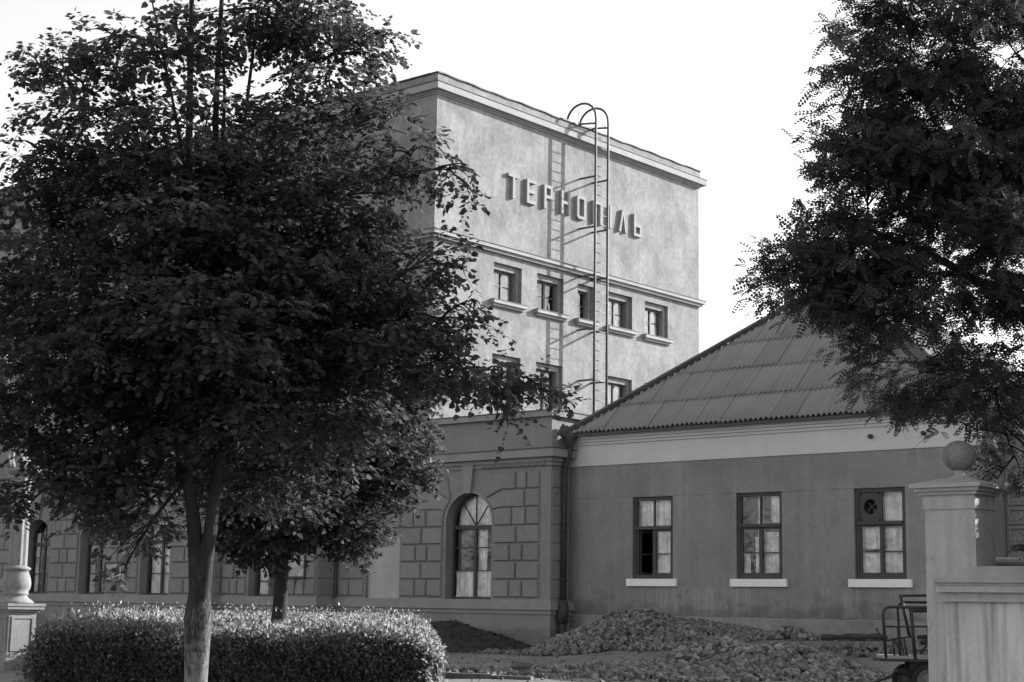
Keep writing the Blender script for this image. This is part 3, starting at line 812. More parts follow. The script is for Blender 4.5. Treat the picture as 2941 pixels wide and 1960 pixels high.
def casement_window(h, kind):
    u0, u1, z0, z1 = h; F = FS
    w = MB(); d0, d1 = 0.08, 0.17; fw = 0.11
    fbox(w, F, u0, u0 + fw, z0, z1, d0, d1); fbox(w, F, u1 - fw, u1, z0, z1, d0, d1)
    fbox(w, F, u0 + fw, u1 - fw, z0, z0 + 0.13, d0, d1); fbox(w, F, u0 + fw, u1 - fw, z1 - 0.12, z1, d0, d1)
    fbox(w, F, u0 + fw, u1 - fw, 4.26, 4.36, d0 - 0.05, d1)                       # transom
    c = (u0 + u1) / 2; e = 0.001
    # inner sash frames
    fbox(w, F, c - 0.065, c + 0.065, z0 + 0.13 + e, 4.26 - e, d0 + 0.03, d1 + 0.03)
    fbox(w, F, c - 0.03, c + 0.03, 4.36 + e, z1 - 0.12 - e, d0 + 0.03, d1)
    L_, R_ = u0 + fw, u1 - fw
    sash = [(L_, L_ + 0.07, z0 + .13, 4.26), (R_ - 0.07, R_, z0 + .13, 4.26), (L_, L_ + 0.05, 4.36, z1 - .12), (R_ - 0.05, R_, 4.36, z1 - .12)]
    for a in sash: fbox(w, F, *a, d0 + 0.035, d1 + 0.02)
    for a, b in ((L_ + .07, c - .065), (c + .065, R_ - .07)):
        if kind == 'open' and a < c - 0.3: continue
        fbox(w, F, a, b, z0 + .13, z0 + .20, d0 + 0.035, d1 + 0.02); fbox(w, F, a, b, 4.19, 4.26, d0 + 0.035, d1 + 0.02)
        fbox(w, F, a, b, 3.40, 3.44, d0 + 0.04, d1 + 0.01)
    win = w.build('window', M['frame'], side)
    for a, b, is_l in ((L_ + .07, c - .065, True), (c + .065, R_ - .07, False)):
        if kind == 'open' and is_l:
            s = MB()                # left leaf swung inwards
            q = lambda t: (a + t * 0.22, YS + 0.2 + t * 0.62)
            for t0, t1, za, zb in ((0, .1, z0 + .14, 4.24), (.9, 1, z0 + .14, 4.24), (.1, .9, z0 + .14, z0 + .22), (.1, .9, 4.16, 4.24), (.1, .9, 3.4, 3.44)):
                p, r_ = q(t0), q(t1); s.bar((p[0], p[1], (za + zb) / 2), (r_[0], r_[1], (za + zb) / 2), 0.04, zb - za)
            s.build('open_sash', M['frame'], win)
            drape(F, a, b, z0 + .2, 4.2, 0.95, win, M['grey_curtain'])
            continue
        pane(F, a, b, z0 + .20, 3.40, d0 + 0.07, win); pane(F, a, b, 3.44, 4.19, d0 + 0.07, win)
    for a, b, is_l in ((L_ + .05, c - .03, True), (c + .03, R_ - .05, False)):
        if kind == 'fan' and is_l: continue
        pane(F, a, b, 4.36, z1 - .12, d0 + 0.07, win)
    if kind == 'fan':
        a, b, za, zb = L_ + .05, c - .03, 4.36, z1 - .12
        cu, cz, r = (a + b) / 2, (za + zb) / 2, 0.235; n = 24
        s = MB(); cs = [(cu + r * math.cos(2*math.pi*k/n), cz + r * math.sin(2*math.pi*k/n)) for k in range(n)]
        def edge(p):                 # ray from centre to the board's rectangle
            du, dz = p[0] - cu, p[1] - cz
            t = min((b - cu) / abs(du) if abs(du) > 1e-6 else 9, (zb - cz) / abs(dz) if abs(dz) > 1e-6 else 9)
            return (cu + du * t, cz + dz * t)
        for k in range(n):
            p, q = cs[k], cs[(k + 1) % n]
            s.add([F(*p, 0.13), F(*q, 0.13), F(*edge(q), 0.13), F(*edge(p), 0.13), F(*p, 0.25), F(*q, 0.25)], [(0, 1, 2, 3), (0, 1, 5, 4)])
        s.build('fan_board', M['frame'], win)
        s = MB(); s.lathe(0, 0, [(0.05, -0.03), (0.05, 0.03)], 12)
        s.v = [F(cu + x, cz + y, 0.22 + z_) for x, y, z_ in s.v]
        for k in range(4):
            A = math.pi / 4 + k * math.pi / 2
            pts = [(0.05, -0.28), (0.20, -0.42), (0.22, 0.30), (0.05, 0.30)]
            s.add([F(cu + rr_ * math.cos(A + t * .8), cz + rr_ * math.sin(A + t * .8), 0.25 + t * 0.08) for rr_, t in pts], [(0, 1, 2, 3)])
        s.build('fan', M['frame'], win)
        s = MB(); s.add([F(a, za, .4), F(b, za, .4), F(b, zb, .4), F(a, zb, .4)], [(0, 1, 2, 3)]); s.build('fan_duct_back', M['rubber'], win)
    if kind == 'open':
        drape(F, c + .04, R_, z0 + .15, 4.22, 0.30, win, M['curtain'], amp=0.045)
        drape(F, L_, c, 4.4, z1 - .1, 0.34, win, M['curtain'], amp=0.05); drape(F, c, R_, 4.4, z1 - .1, 0.3, win, M['curtain'], amp=0.05)
    elif kind == 'mixed':
        drape(F, L_, L_ + .28, z0 + .15, 3.4, 0.28, win, M['curtain']); drape(F, L_ + .42, c + .05, z0 + .15, 3.95, 0.30, win, M['curtain'], hem=1.2)
        drape(F, c + .05, R_, z0 + .15, 4.1, 0.30, win, M['curtain'], amp=0.05); drape(F, c - .2, c - .05, 3.5, z1 - .12, 0.32, win, M['curtain'])
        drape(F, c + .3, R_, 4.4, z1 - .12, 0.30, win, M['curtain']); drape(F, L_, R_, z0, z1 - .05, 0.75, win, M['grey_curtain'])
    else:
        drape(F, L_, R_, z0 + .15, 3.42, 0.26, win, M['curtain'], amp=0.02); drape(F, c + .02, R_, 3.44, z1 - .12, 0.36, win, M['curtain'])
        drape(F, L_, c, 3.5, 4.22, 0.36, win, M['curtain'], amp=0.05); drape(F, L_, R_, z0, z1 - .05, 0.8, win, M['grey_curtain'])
    s = MB(); fbox(s, F, u0 - 0.19, u1 + 0.2, z0 - 0.25, z0 - 0.002, -0.11, -0.001)
    s.build('sill', M['sill'], win)
    return win
for h, k in zip(WIN, ('open', 'mixed', 'fan')): casement_window(h, k)
# corrugated asbestos sheets, one mesh object each
EY, EZ = 45.47, 7.70
APX, APY, APZ = -28.42, 51.05, 13.28
HX = (APX + 36.25) / (APY - EY)          # dX/dY of the hip lines
ROWS = [45.47, 46.45, 47.58, 48.70, 49.83, APY]
PITCHW = 0.195
def roof_sheet(xa, xb, ya, yb, lift, xs=0.0):
    """corrugated sheet clipped by the two hip lines"""
    n = max(2, int(round((xb - xa) / PITCHW * 6)))
    vs_ = []; cols = []
    for i in range(n + 1):
        x = xa + (xb - xa) * i / n
        dx = min(x + 36.25, -20.59 - x)
        ymax = EY + dx / HX
        y1 = min(yb, ymax)
        if y1 <= ya + 0.02: cols.append(None); continue
        tt = (x - xa) / (xb - xa)
        wv = 0.038 * math.sin((x - xs) / PITCHW * 2 * math.pi) + 0.012 * tt
        k = len(vs_)
        vs_.append((x, ya, EZ + (ya - EY) + wv * 1.2 + lift)); vs_.append((x, y1, EZ + (y1 - EY) + wv * 1.2 + 0.0))
        vs_.append((x, ya + 0.012, EZ + (ya - EY) + wv * 1.2 + lift - 0.014))
        cols.append(k)
    fs = []
    for a, b in zip(cols, cols[1:]):
        if a is None or b is None: continue
        fs.append((a, b, b + 1, a + 1)); fs.append((a + 2, b + 2, b, a))
    if not fs: return
    m = MB(); m.add(vs_, fs, True); m.build('roofing_sheet', M['sheet'], roof)
m = MB()                                   # the other slopes and the boarding under the sheets
bk = 62.4
rl, rt = (-36.25, EY, EZ - 0.09), (-20.59, EY, EZ - 0.09)
m.add([rl, rt, (APX, APY, APZ - 0.09), (APX, 57.0, APZ - 0.09), (-36.25, bk, EZ - .09), (-20.59, bk, EZ - .09)],
      [(0, 1, 2), (0, 2, 3, 4), (1, 5, 3, 2), (4, 3, 5), (0, 4, 5, 1)])
roof = m.build('roof', M['roofing'], side)
SW = 0.975
random.seed(3)
for r_ in range(5):
    off = 0.39 * (r_ % 2) - 0.2
    x = -36.3 + off - SW
    while x < -20.5:
        xa, xb = max(x, -36.24), min(x + SW, -20.6)
        if xb - xa > 0.08:
            roof_sheet(xa, xb + 0.04, ROWS[r_] + random.uniform(-0.015, 0.015), ROWS[r_+1] + 0.12, 0.052 + random.uniform(0, 0.025), x)
        x += SW
for sx in (-1, 1):                          # tin caps on the hips and the ridge
    e = -36.25 if sx == -1 else -20.59
    m = MB()
    m.bar((e - 0.04 * sx * -1, EY - 0.06, EZ + 0.05), (APX, APY, APZ + 0.06), 0.42, 0.11, upv=(0, -0.35, 1))
    m.build('hip_cap', M['ridge_cap'], roof)
m = MB(); m.bar((APX, APY, APZ + 0.05), (APX, 57.0, APZ + 0.05), 0.3, 0.08); m.build('ridge_cap', M['ridge_cap'], roof)
m = MB(); m.box(-30.8, -30.5, 51.6, 51.9, 9.5, 13.25); m.box(-30.84, -30.46, 51.56, 51.94, 13.252, 13.33); m.build('chimney', M['wing_trim'], roof)
# gutter head and downpipe in the corner
m = MB(); px, py = XC + 0.34, 45.62
m.lathe(px + 0.02, py - 0.12, [(0.10, 7.1), (0.12, 7.35), (0.24, 7.55), (0.25, 7.72), (0.20, 7.72)], 14)
m.lathe(px - 0.1, py - 0.3, [(0.05, 7.5), (0.16, 7.6), (0.18, 7.95), (0.1, 8.0)], 10)
m.build('rainwater_head', M['tin'], side)
m = MB()
m.tube([(px + 0.02, py - 0.12, 7.2), (px + 0.0, py - 0.15, 6.95), (px - 0.14, py - 0.2, 6.55), (px - 0.16, py - 0.2, 6.3), (px - 0.16, py - 0.2, 1.7)], 0.105, 12)
m.tube([(px - 0.16, py - 0.2, 1.69), (px - 0.16, py - 0.2, 1.55), (px - 0.02, py - 0.42, 1.3), (px - 0.02, py - 0.42, 0.5), (px + 0.15, py - 0.55, 0.2)], 0.13, 12)
m.build('downpipe', M['tin'], side)
for z_ in (5.9, 4.2, 2.5): 
    m = MB(); m.lathe(px - 0.16, py - 0.2, [(0.125, z_), (0.125, z_ + 0.06)], 12); m.build('pipe_collar', M['tin'], side)
m = MB(); m.lathe(px - 0.02, py - 0.42, [(0.1, .95), (0.22, 1.05), (0.23, 1.5), (0.16, 1.8)], 12); m.build('pipe_hopper', M['tin'], side)
for x_ in (-24.3, -22.5):
    m = MB(); m.lathe(0, 0, [(0.07, 0), (0.07, 0.12), (0.03, 0.14)], 10); m.v = [(x_ + a, YS - 0.035 - c, 7.0 + b) for a, b, c in m.v]; m.build('insulator', M['tin'], side)

# ------------------------------------------------------------------ pavilion with relief panels at the far right
YR = 47.5
pav = empty('relief_pavilion', (-20.0, YR, 0), 'pale pavilion with carved relief panels beyond the side building, at the right edge', 'building')
m = MB(); m.box(-20.66, -8.0, YR, 58, -0.3, 8.8); m.build('wall', M['wing_trim'], pav)
for z0_, z1_, o, mt in ((6.95, 7.15, .2, 'frieze'), (7.152, 7.2, .26, 'ridge_cap'), (5.36, 5.52, .12, 'frieze'), (8.2, 8.8, .25, 'frieze'), (1.2, 1.4, .12, 'wing_trim')):
    m = MB(); m.box(-20.64, -8.0, YR - o, YR - .001, z0_, z1_); m.build('string_course', M[mt], pav)
def relief_panel(u0, u1, z0, z1):
    F = front(YR); m = MB()
    for a in ((u0, u1, z1 - .05, z1), (u0, u1, z0, z0 + .05), (u0, u0 + .05, z0 + .051, z1 - .051), (u1 - .05, u1, z0 + .051, z1 - .051)): fbox(m, F, *a, -0.09, -0.001)
    p = m.build('relief_panel', M['wing_trim'], pav)
    n1, n2 = 26, 18; v = []; f = []
    k = random.random() * 9
    for j in range(n2 + 1):
        for i in range(n1 + 1):
            a, b = i / n1, j / n2
            r = math.hypot(a - .5, (b - .5)); th = math.atan2(b - .5, a - .5)
            hgt = 0.05 * (0.5 + 0.5 * math.sin(22 * r - 3 * th + k)) * (0.6 + 0.4 * math.sin(5 * th)) * min(1, 5 * min(a, 1 - a, b, 1 - b) + .05)
            v.append(F(u0 + .06 + (u1 - u0 - .12) * a, z0 + .06 + (z1 - z0 - .12) * b, -0.004 - hgt))
    for j in range(n2):
        for i in range(n1): q = j * (n1 + 1) + i; f.append((q, q + 1, q + n1 + 2, q + n1 + 1))
    c = MB(); c.add(v, f, True); c.build('carving', M['wing_trim'], p)
for u0, u1, z0_, z1_ in ((-21.3 + .75, -19.9, 4.84, 5.3), (-20.55, -19.95, 4.27, 4.74), (-20.55, -19.8, 3.64, 4.17)):
    relief_panel(u0, u1, z0_, z1_)
m = MB(); m.box(-19.55, -18.9, YR - 0.15, YR - .001, -0.3, 5.2); m.box(-19.65, -18.8, YR - 0.25, YR - .001, 5.202, 5.35); m.build('pilaster', M['wing_trim'], pav)

# ------------------------------------------------------------------ gate pillar and boundary wall
pil = empty('gate_pillar', (-8.05, 17.25, 0), 'square plaster gate pillar with moulded cap and stone ball on top', 'gate pillar')
PX0, PX1, PY0, PY1 = -8.355, -7.755, 17.0, 17.5
m = MB(); m.box(PX0, PX1, PY0, PY1, -0.1, 2.70); m.build('shaft', M['gate'], pil)
m = MB(); m.box(PX0 - .015, PX1 + .012, PY0 - .015, PY1 + .015, 2.702, 2.86); m.build('neck_band', M['gate'], pil)
m = MB(); m.box(PX0 - .05, PX1 + .05, PY0 - .05, PY1 + .05, 2.862, 2.90); m.box(PX0 - .085, PX1 + .085, PY0 - .085, PY1 + .085, 2.901, 2.94); m.build('cap_moulding', M['coping'], pil)
m = MB(); a, b = 0.125, 0.0
q0 = [(PX0 - a, PY0 - a), (PX1 + a, PY0 - a), (PX1 + a, PY1 + a), (PX0 - a, PY1 + a)]
q1 = [(PX0 + .12, PY0 + .12), (PX1 - .12, PY0 + .12), (PX1 - .12, PY1 - .12), (PX0 + .12, PY1 - .12)]
m.add([(x, y, 2.941) for x, y in q0] + [(x, y, 2.985) for x, y in q0] + [(x, y, 3.055) for x, y in q1],
      [(0, 1, 5, 4), (1, 2, 6, 5), (2, 3, 7, 6), (3, 0, 4, 7), (4, 5, 9, 8), (5, 6, 10, 9), (6, 7, 11, 10), (7, 4, 8, 11), (8, 9, 10, 11), (3, 2, 1, 0)])
m.build('cap', M['coping'], pil)
m = MB(); cx, cy = -8.035, 17.25
m.lathe(cx, cy, [(.13, 3.056), (.125, 3.068), (.08, 3.085), (.052, 3.11), (.05, 3.125), (.066, 3.14), (.055, 3.16)], 28); m.build('finial_foot', M['coping'], pil)
m = MB(); R_ = 0.187
m.lathe(cx, cy, [(max(.004, R_ * math.sin(math.pi * k / 20)), 3.315 - R_ * .94 * math.cos(math.pi * k / 20)) for k in range(21)], 36); m.build('ball', M['ball'], pil)

bw = empty('boundary_wall', (-5.5, 16.95, 0), 'panelled plaster boundary wall with sloping coping beside the gate pillar', 'wall')
WX0, WX1 = -8.10, -3.0
m = MB(); m.box(WX0, WX1, 16.93, 17.25, -0.1, 1.68); m.build('panel_wall', M['gate_panel'], bw)
m = MB(); m.box(WX0 - .045, WX1, 16.86, 17.27, 1.682, 1.78); m.build('frieze_band', M['gate'], bw)
m = MB(); m.box(WX0 - .04, WX1, 16.79, 17.29, 1.782, 1.855); m.build('moulding', M['gate'], bw)
m = MB(); m.box(WX0 - .045, WX1, 16.775, 17.30, 1.857, 1.885); m.build('drip_mould', M['coping'], bw)
m = MB(); yy = (16.74, 17.34); x0, x1 = WX0 - .055, WX1
m.add([(x0, yy[0], 1.887), (x1, yy[0], 1.887), (x1, yy[1], 1.887), (x0, yy[1], 1.887), (x0, yy[0], 1.91), (x1, yy[0], 1.91), (x1, yy[1], 1.91), (x0, yy[1], 1.91), (x0 + .32, 17.0, 2.07), (x1, 17.0, 2.07), (x1, 17.1, 2.07), (x0 + .32, 17.1, 2.07)],
      [(3, 2, 1, 0), (0, 1, 5, 4), (1, 2, 6, 5), (2, 3, 7, 6), (3, 0, 4, 7), (4, 5, 9, 8), (5, 6, 10, 9), (6, 7, 11, 10), (7, 4, 8, 11), (8, 9, 10, 11)])
m.build('coping', M['coping'], bw)

# ------------------------------------------------------------------ van roof over the boundary wall
van = empty('parked_van', (-11.2, 30.4, 0), 'dark rounded vehicle showing above the boundary wall at the right edge', 'van')
def van_pt(l, w_, z_): # l along length, w across
    d = Vector((0.76, 0.65, 0)); n_ = Vector((-0.65, 0.76, 0))
    return Vector((-12.9, 28.9, 0)) + d * l + n_ * w_ + Vector((0, 0, z_))
prof = [(0, .45), (-.02, 1.2), (.0, 1.75), (.06, 2.2), (.2, 2.45), (.45, 2.58), (.9, 2.63), (1.35, 2.58), (1.6, 2.45), (1.74, 2.2), (1.8, 1.75), (1.82, 1.2), (1.8, .45)]
m = MB(); ls = [(-.6, .72), (-.5, .9), (-.2, .97), (.4, 1), (3.6, 1), (4.1, .96), (4.3, .86)]
vs_ = [van_pt(l, .9 + (a - .9) * s, .45 + (z_ - .45) * s) for l, s in ls for a, z_ in prof]; npf = len(prof)
m.add(vs_, [(i*npf + k, i*npf + k + 1, (i+1)*npf + k + 1, (i+1)*npf + k) for i in range(len(ls)-1) for k in range(npf-1)] + [tuple(range(npf)), tuple(range(len(vs_)-1, len(vs_)-1-npf, -1))], True)
m.build('body', M['van'], van)
for l0 in (0.2, 1.3, 2.4):
    m = MB(); m.add([van_pt(l0, -.035, 1.45), van_pt(l0 + .95, -.035, 1.45), van_pt(l0 + .95, .05, 2.2), van_pt(l0, .05, 2.2)], [(0, 1, 2, 3)]); m.build('side_window', M['rubber'], van)
for l0 in (0.5, 3.2):
    for w_ in (0.02, 1.6):
        m = MB(); c_ = van_pt(l0, w_, .36); n_ = Vector((-0.65, 0.76, 0)); d = Vector((.76, .65, 0)); N = 20
        pts = [c_ + n_ * (t * .18) + (d * math.cos(2*math.pi*k/N) + Vector((0, 0, 1)) * math.sin(2*math.pi*k/N)) * r_ for t, r_ in ((0, .22), (0, .36), (1, .36), (1, .22)) for k in range(N)]
        m.add(pts, [(i*N + k, i*N + (k+1) % N, (i+1)*N + (k+1) % N, (i+1)*N + k) for i in range(3) for k in range(N)] + [tuple(range(N))]); m.build('wheel', M['rubber'], van)

# ------------------------------------------------------------------ luggage trolley behind the pillar
TO = Vector((-14.75, 28.1, 0.0)); TD = Vector((0.8, 0.6, 0)); TN = Vector((-0.6, 0.8, 0))
tro = empty('luggage_trolley', TO, 'dark iron luggage trolley with tubular end frames, half hidden by the gate pillar', 'trolley')
def tp(l, n_, z_): return TO + TD * l + TN * n_ + Vector((0, 0, z_))
def tbuild(name, mat, fn):
    m = MB(); fn(m); return m.build(name, mat, tro)
def deck(m):
    c = [tp(0.03, 0, .70), tp(2.2, 0, .70), tp(2.2, .9, .70), tp(0.03, .9, .70)]
    m.add(c + [p + Vector((0, 0, .06)) for p in c], [(3, 2, 1, 0), (4, 5, 6, 7), (0, 1, 5, 4), (1, 2, 6, 5), (2, 3, 7, 6), (3, 0, 4, 7)])
tbuild('deck', M['deck'], deck)
for n_ in (0.02, .86): tbuild('deck_rail', M['iron'], lambda m: m.bar(tp(0, n_, .675), tp(2.2, n_, .675), .05, .05))
tbuild('deck_rail', M['iron'], lambda m: m.bar(tp(0, .02, .675), tp(0, .88, .675), .05, .05))
def hoop(l0, l1, z1, n_, r=0.022, c=.14):
    pts = [tp(l0, n_, .7), tp(l0 - .04, n_, z1 - c)] + [tp(l0 - .04 + c * (1 - math.cos(a)), n_, z1 - c + c * math.sin(a)) for a in (0.4, .8, 1.2, 1.57)] + [tp(l1, n_, z1)]
    return lambda m: m.tube(pts, r * 1.4, 8)
tbuild('side_hoop', M['iron'], hoop(.08, 1.2, 1.66, .02))
tbuild('side_hoop', M['iron'], hoop(.5, 1.5, 1.76, .86, .02))
tbuild('upright', M['iron'], lambda m: m.tube([tp(.62, .02, .7), tp(.56, .02, 1.66)], 0.0348, 8))
tbuild('upright', M['iron'], lambda m: m.tube([tp(1.14, .02, .7), tp(1.14, .02, 1.7)], 0.0435, 8))
tbuild('upright', M['iron'], lambda m: m.tube([tp(.68, .86, 1.1), tp(.52, .86, 1.9)], 0.0348, 8))
tbuild('top_rail', M['iron'], lambda m: m.tube([tp(.5, .86, 1.88), tp(1.3, .86, 1.9)], 0.0261, 8))
tbuild('top_rail', M['iron'], lambda m: m.tube([tp(.62, .5, 1.60), tp(1.3, .5, 1.62)], 0.0435, 8))
tbuild('cross_rail', M['iron'], lambda m: m.tube([tp(.03, .02, 1.29), tp(1.2, .02, 1.31)], 0.0203, 6))
tbuild('cross_rail', M['iron'], lambda m: m.tube([tp(.62, .02, .86), tp(1.2, .02, .87)], 0.0159, 6))
tbuild('cross_rail', M['iron'], lambda m: m.tube([tp(.1, .02, 1.03), tp(.3, .02, 1.08), tp(.6, .02, 1.11)], 0.0203, 6))
for a, b, z0_, z1_, r in ((.30, .34, 1.29, .74, .011), (.22, .24, 1.05, .72, .013), (.24, .38, 1.07, .74, .015), (.36, .42, 1.08, .74, .011), (.42, .47, 1.09, .74, .015), (.86, .9, 1.3, .74, .013), (1.08, .72, 1.3, .8, .015), (-.1, 0.06, 1.26, 1.0, .014)):
    tbuild('bar', M['iron'], lambda m: m.tube([tp(a, .02, z0_), tp(b, .02, z1_)], r * 1.5, 6))
tbuild('seat_bracket', M['iron'], lambda m: m.bar(tp(.74, .45, 1.1), tp(1.2, .45, 1.12), .05, .07))
for k in range(5):
    tbuild('chain_link', M['iron'], lambda m: m.tube([tp(.98 - k * .012, .4, 1.6 - k * .06), tp(.99 - k * .012, .4, 1.57 - k * .06), tp(.97 - k * .012, .4, 1.545 - k * .06)], .009, 6))
tbuild('chassis', M['iron'], lambda m: (m.bar(tp(.55, .2, .58), tp(2.1, .2, .58), .1, .2), m.bar(tp(.55, .7, .58), tp(2.1, .7, .58), .08, .17), m.bar(tp(.32, .45, .47), tp(1.0, .45, .47), .3, .07)))
for z_ in (0, 1):
    tbuild('drawbar', M['iron'], lambda m: m.tube([tp(.42, .4 + z_ * .1, .44), tp(.1, .42 + z_ * .05, .30), tp(-.45, .46, .14), tp(-1.0, .48, .04)], 0.0232, 6))
for l0, n_ in ((.84, -.06), (.62, .8)):
    def wh(m, l0=l0, n_=n_):
        N = 28
        pts = [tp(l0 + r_ * math.cos(2*math.pi*k/N), n_ + t, .30 + r_ * math.sin(2*math.pi*k/N)) for t, r_ in ((0, .20), (0, .27), (.03, .30), (.09, .30), (.12, .27), (.12, .2)) for k in range(N)]
        m.add(pts, [(i*N + k, i*N + (k+1) % N, (i+1)*N + (k+1) % N, (i+1)*N + k) for i in range(5) for k in range(N)], True)
    wl_ = tbuild('wheel', M['rubber'], wh)
    def rim(m, l0=l0, n_=n_):
        N = 28
        pts = [tp(l0 + r_ * math.cos(2*math.pi*k/N), n_ + t, .30 + r_ * math.sin(2*math.pi*k/N)) for t, r_ in ((-.005, .205), (-.012, .19), (.03, .17), (.03, .05), (-.02, .05)) for k in range(N)]
        m.add(pts, [(i*N + k, i*N + (k+1) % N, (i+1)*N + (k+1) % N, (i+1)*N + k) for i in range(4) for k in range(N)] + [tuple(4*N + k for k in range(N))], True)
    mm = MB(); rim(mm); mm.build('rim', M['metal'], wl_)

# ------------------------------------------------------------------ heaps of stone and soil
def stone_meshes(n, seed):
    import bmesh
    r = random.Random(seed); out = []
    for i in range(n):
        sx, sy, sz = r.uniform(.85, 1.2), r.uniform(.7, 1.05), r.uniform(.6, .95)
        bm = bmesh.new()
        for k in range(11):
            v = Vector((r.gauss(0, 1), r.gauss(0, 1), r.gauss(0, 1))).normalized() * r.uniform(.8, 1.1)
            bm.verts.new((v.x * sx, v.y * sy, v.z * sz))
        h = bmesh.ops.convex_hull(bm, input=bm.verts)
        bmesh.ops.delete(bm, geom=[v for v in bm.verts if not v.link_faces], context='VERTS')
        me = bpy.data.meshes.new('stone'); bm.to_mesh(me); bm.free()
        me.materials.append(M['stone']); out.append(me)
    return out
STONES = stone_meshes(18, 5)

def heap(name, label, h, box, size, count, nparts, seed, toward):
    r = random.Random(seed)
    x0, x1, y0, y1 = box
    cx, cy = (x0 + x1) / 2, (y0 + y1) / 2
    root = empty(name, (cx, cy, 0), label, 'stone heap', 'heaps of broken stone by the side building')
    n = 46; v = []; f = []
    for j in range(n + 1):
        for i in range(n + 1):
            x = x0 + (x1 - x0) * i / n; y = y0 + (y1 - y0) * j / n
            v.append((x, y, ground_h(x, y) + h(x, y) - 0.06 - (0.1 if i in (0, n) or j in (0, n) else 0)))
    for j in range(n):
        for i in range(n): a = j * (n + 1) + i; f.append((a, a + 1, a + n + 2, a + n + 1))
    m = MB(); m.add(v, f, True); m.build('heap_core', M['rubble_bed'], root)
    pts = []
    tries = 0
    while len(pts) < count and tries < count * 30:
        tries += 1
        x, y = r.uniform(x0, x1), r.uniform(y0, y1); hh = h(x, y)
        if hh < 0.03 and r.random() > hh / 0.03 * 0.5 + 0.06: continue
        s = size * r.choice((.5, .65, .8, .9, 1.0, 1.25, 1.7)) * (0.75 if hh < .05 else 1)
        pts.append((x, y, ground_h(x, y) + hh - 0.02 + r.uniform(0, .05), s))
    pts.sort(key=lambda p: -(p[3] / size) + 0.10 * math.hypot(p[0], p[1]) * 0.3)
    bv, bf = [], []
    for k, (x, y, z_, s) in enumerate(pts):
        me = STONES[r.randrange(len(STONES))]
        mat = Matrix.LocRotScale(Vector((x, y, z_)), Matrix.Rotation(r.uniform(0, 6.3), 3, Vector((r.uniform(-1, 1), r.uniform(-1, 1), r.uniform(-1, 1) + 1e-3)).normalized()).to_quaternion(), Vector((s, s, s)))
        if k < nparts:
            o = bpy.data.objects.new('stone', me); COL.objects.link(o); o.parent = root
            o.matrix_parent_inverse = Matrix.Translation((-cx, -cy, 0)); o.matrix_basis = mat
        else:
            b = len(bv); bv += [tuple(mat @ q.co) for q in me.vertices]; bf += [tuple(b + i for i in p.vertices) for p in me.polygons]
    m = MB(); m.add(bv, bf); o = m.build('small_stones', M['stone'], root); o['kind'] = 'stuff'
    return root
G = lambda x, y, cx, cy, sx, sy: math.exp(-(((x - cx) / sx) ** 2 + ((y - cy) / sy) ** 2))
def cone(x, y, cx, cy, rx, ry, p=1.0):
    d = math.hypot((x - cx) / rx, (y - cy) / ry); return max(0.0, 1 - d) ** p
def h1(x, y):
    a = 1.36 * cone(x, y, -32.7, 44.5, 3.3, 4.2, 1.0); b = 0.5 * cone(x, y, -30.0, 44.2, 3.4, 3.4, 1.1)
    return max(a, b) * (1 + .06 * math.sin(x * 3.1) * math.sin(y * 2.7))
def h2(x, y):
    a = 0.70 * G(x, y, -23.0, 35.4, 1.5, 2.0); b = 0.62 * G(x, y, -20.9, 34.7, 1.6, 2.2); c = 0.24 * G(x, y, -21.9, 31.2, 2.0, 1.9); d = .16 * G(x, y, -24.8, 34.0, 1.6, 1.8)
    return max(0, max(a, b, c, d) + 0.12 * (a + b) - .05) * (1 + .08 * math.sin(x * 2.3 + 1) * math.sin(y * 2.1))
heap('stone_heap', 'tall grey heap of broken stone against the side building, behind the nearer heap', h1, (-36.1, -26.8, 40.4, 45.85), 0.082, 5600, 300, 21, None)
heap('stone_heap', 'low spreading heap of broken stone in front of the side building, nearest the camera', h2, (-28.0, -16.8, 27.5, 38.5), 0.098, 6800, 300, 22, None)

def soil(x, y):
    return 0.92 * cone(x, y, -39.6, 43.4, 3.4, 3.6, 0.85) + 0.30 * cone(x, y, -41.3, 43.2, 2.4, 2.6, .8)
v = []; f = []; n = 70
x0, x1, y0, y1 = -44.5, -35.6, 39.4, 44.7
for j in range(n + 1):
    for i in range(n + 1):
        x = x0 + (x1 - x0) * i / n; y = y0 + (y1 - y0) * j / n; hh = min(soil(x, y), 0.98)
        v.append((x, y, hh + (random.uniform(-.035, .035) if hh > .03 else -.04)))
for j in range(n):
    for i in range(n): a = j * (n + 1) + i; f.append((a, a + 1, a + n + 2, a + n + 1))
rs = random.Random(31); bv, bf = [], []
for k in range(1500):
    x, y = rs.uniform(x0, x1), rs.uniform(y0, y1); hh = min(soil(x, y), .98)
    if hh < 0.01 and rs.random() > .06: continue
    me = STONES[rs.randrange(18)]; sc = rs.choice((.03, .04, .05, .07, .1))
    mat = Matrix.LocRotScale(Vector((x, y, max(hh, 0) + .005)), Matrix.Rotation(rs.uniform(0, 6.3), 3, Vector((rs.random(), rs.random(), rs.random() + .01)).normalized()).to_quaternion(), Vector((sc, sc, sc * .8)))
    b = len(bv); bv += [tuple(mat @ q.co) for q in me.vertices]; bf += [tuple(b + i for i in p.vertices) for p in me.polygons]
m = MB(); m.add(v, f, False); m.add(bv, bf); o = m.build('soil_heap', M['soil'])
tag(o, 'dark heap of soil or coal at the foot of the rusticated wall', 'soil heap')

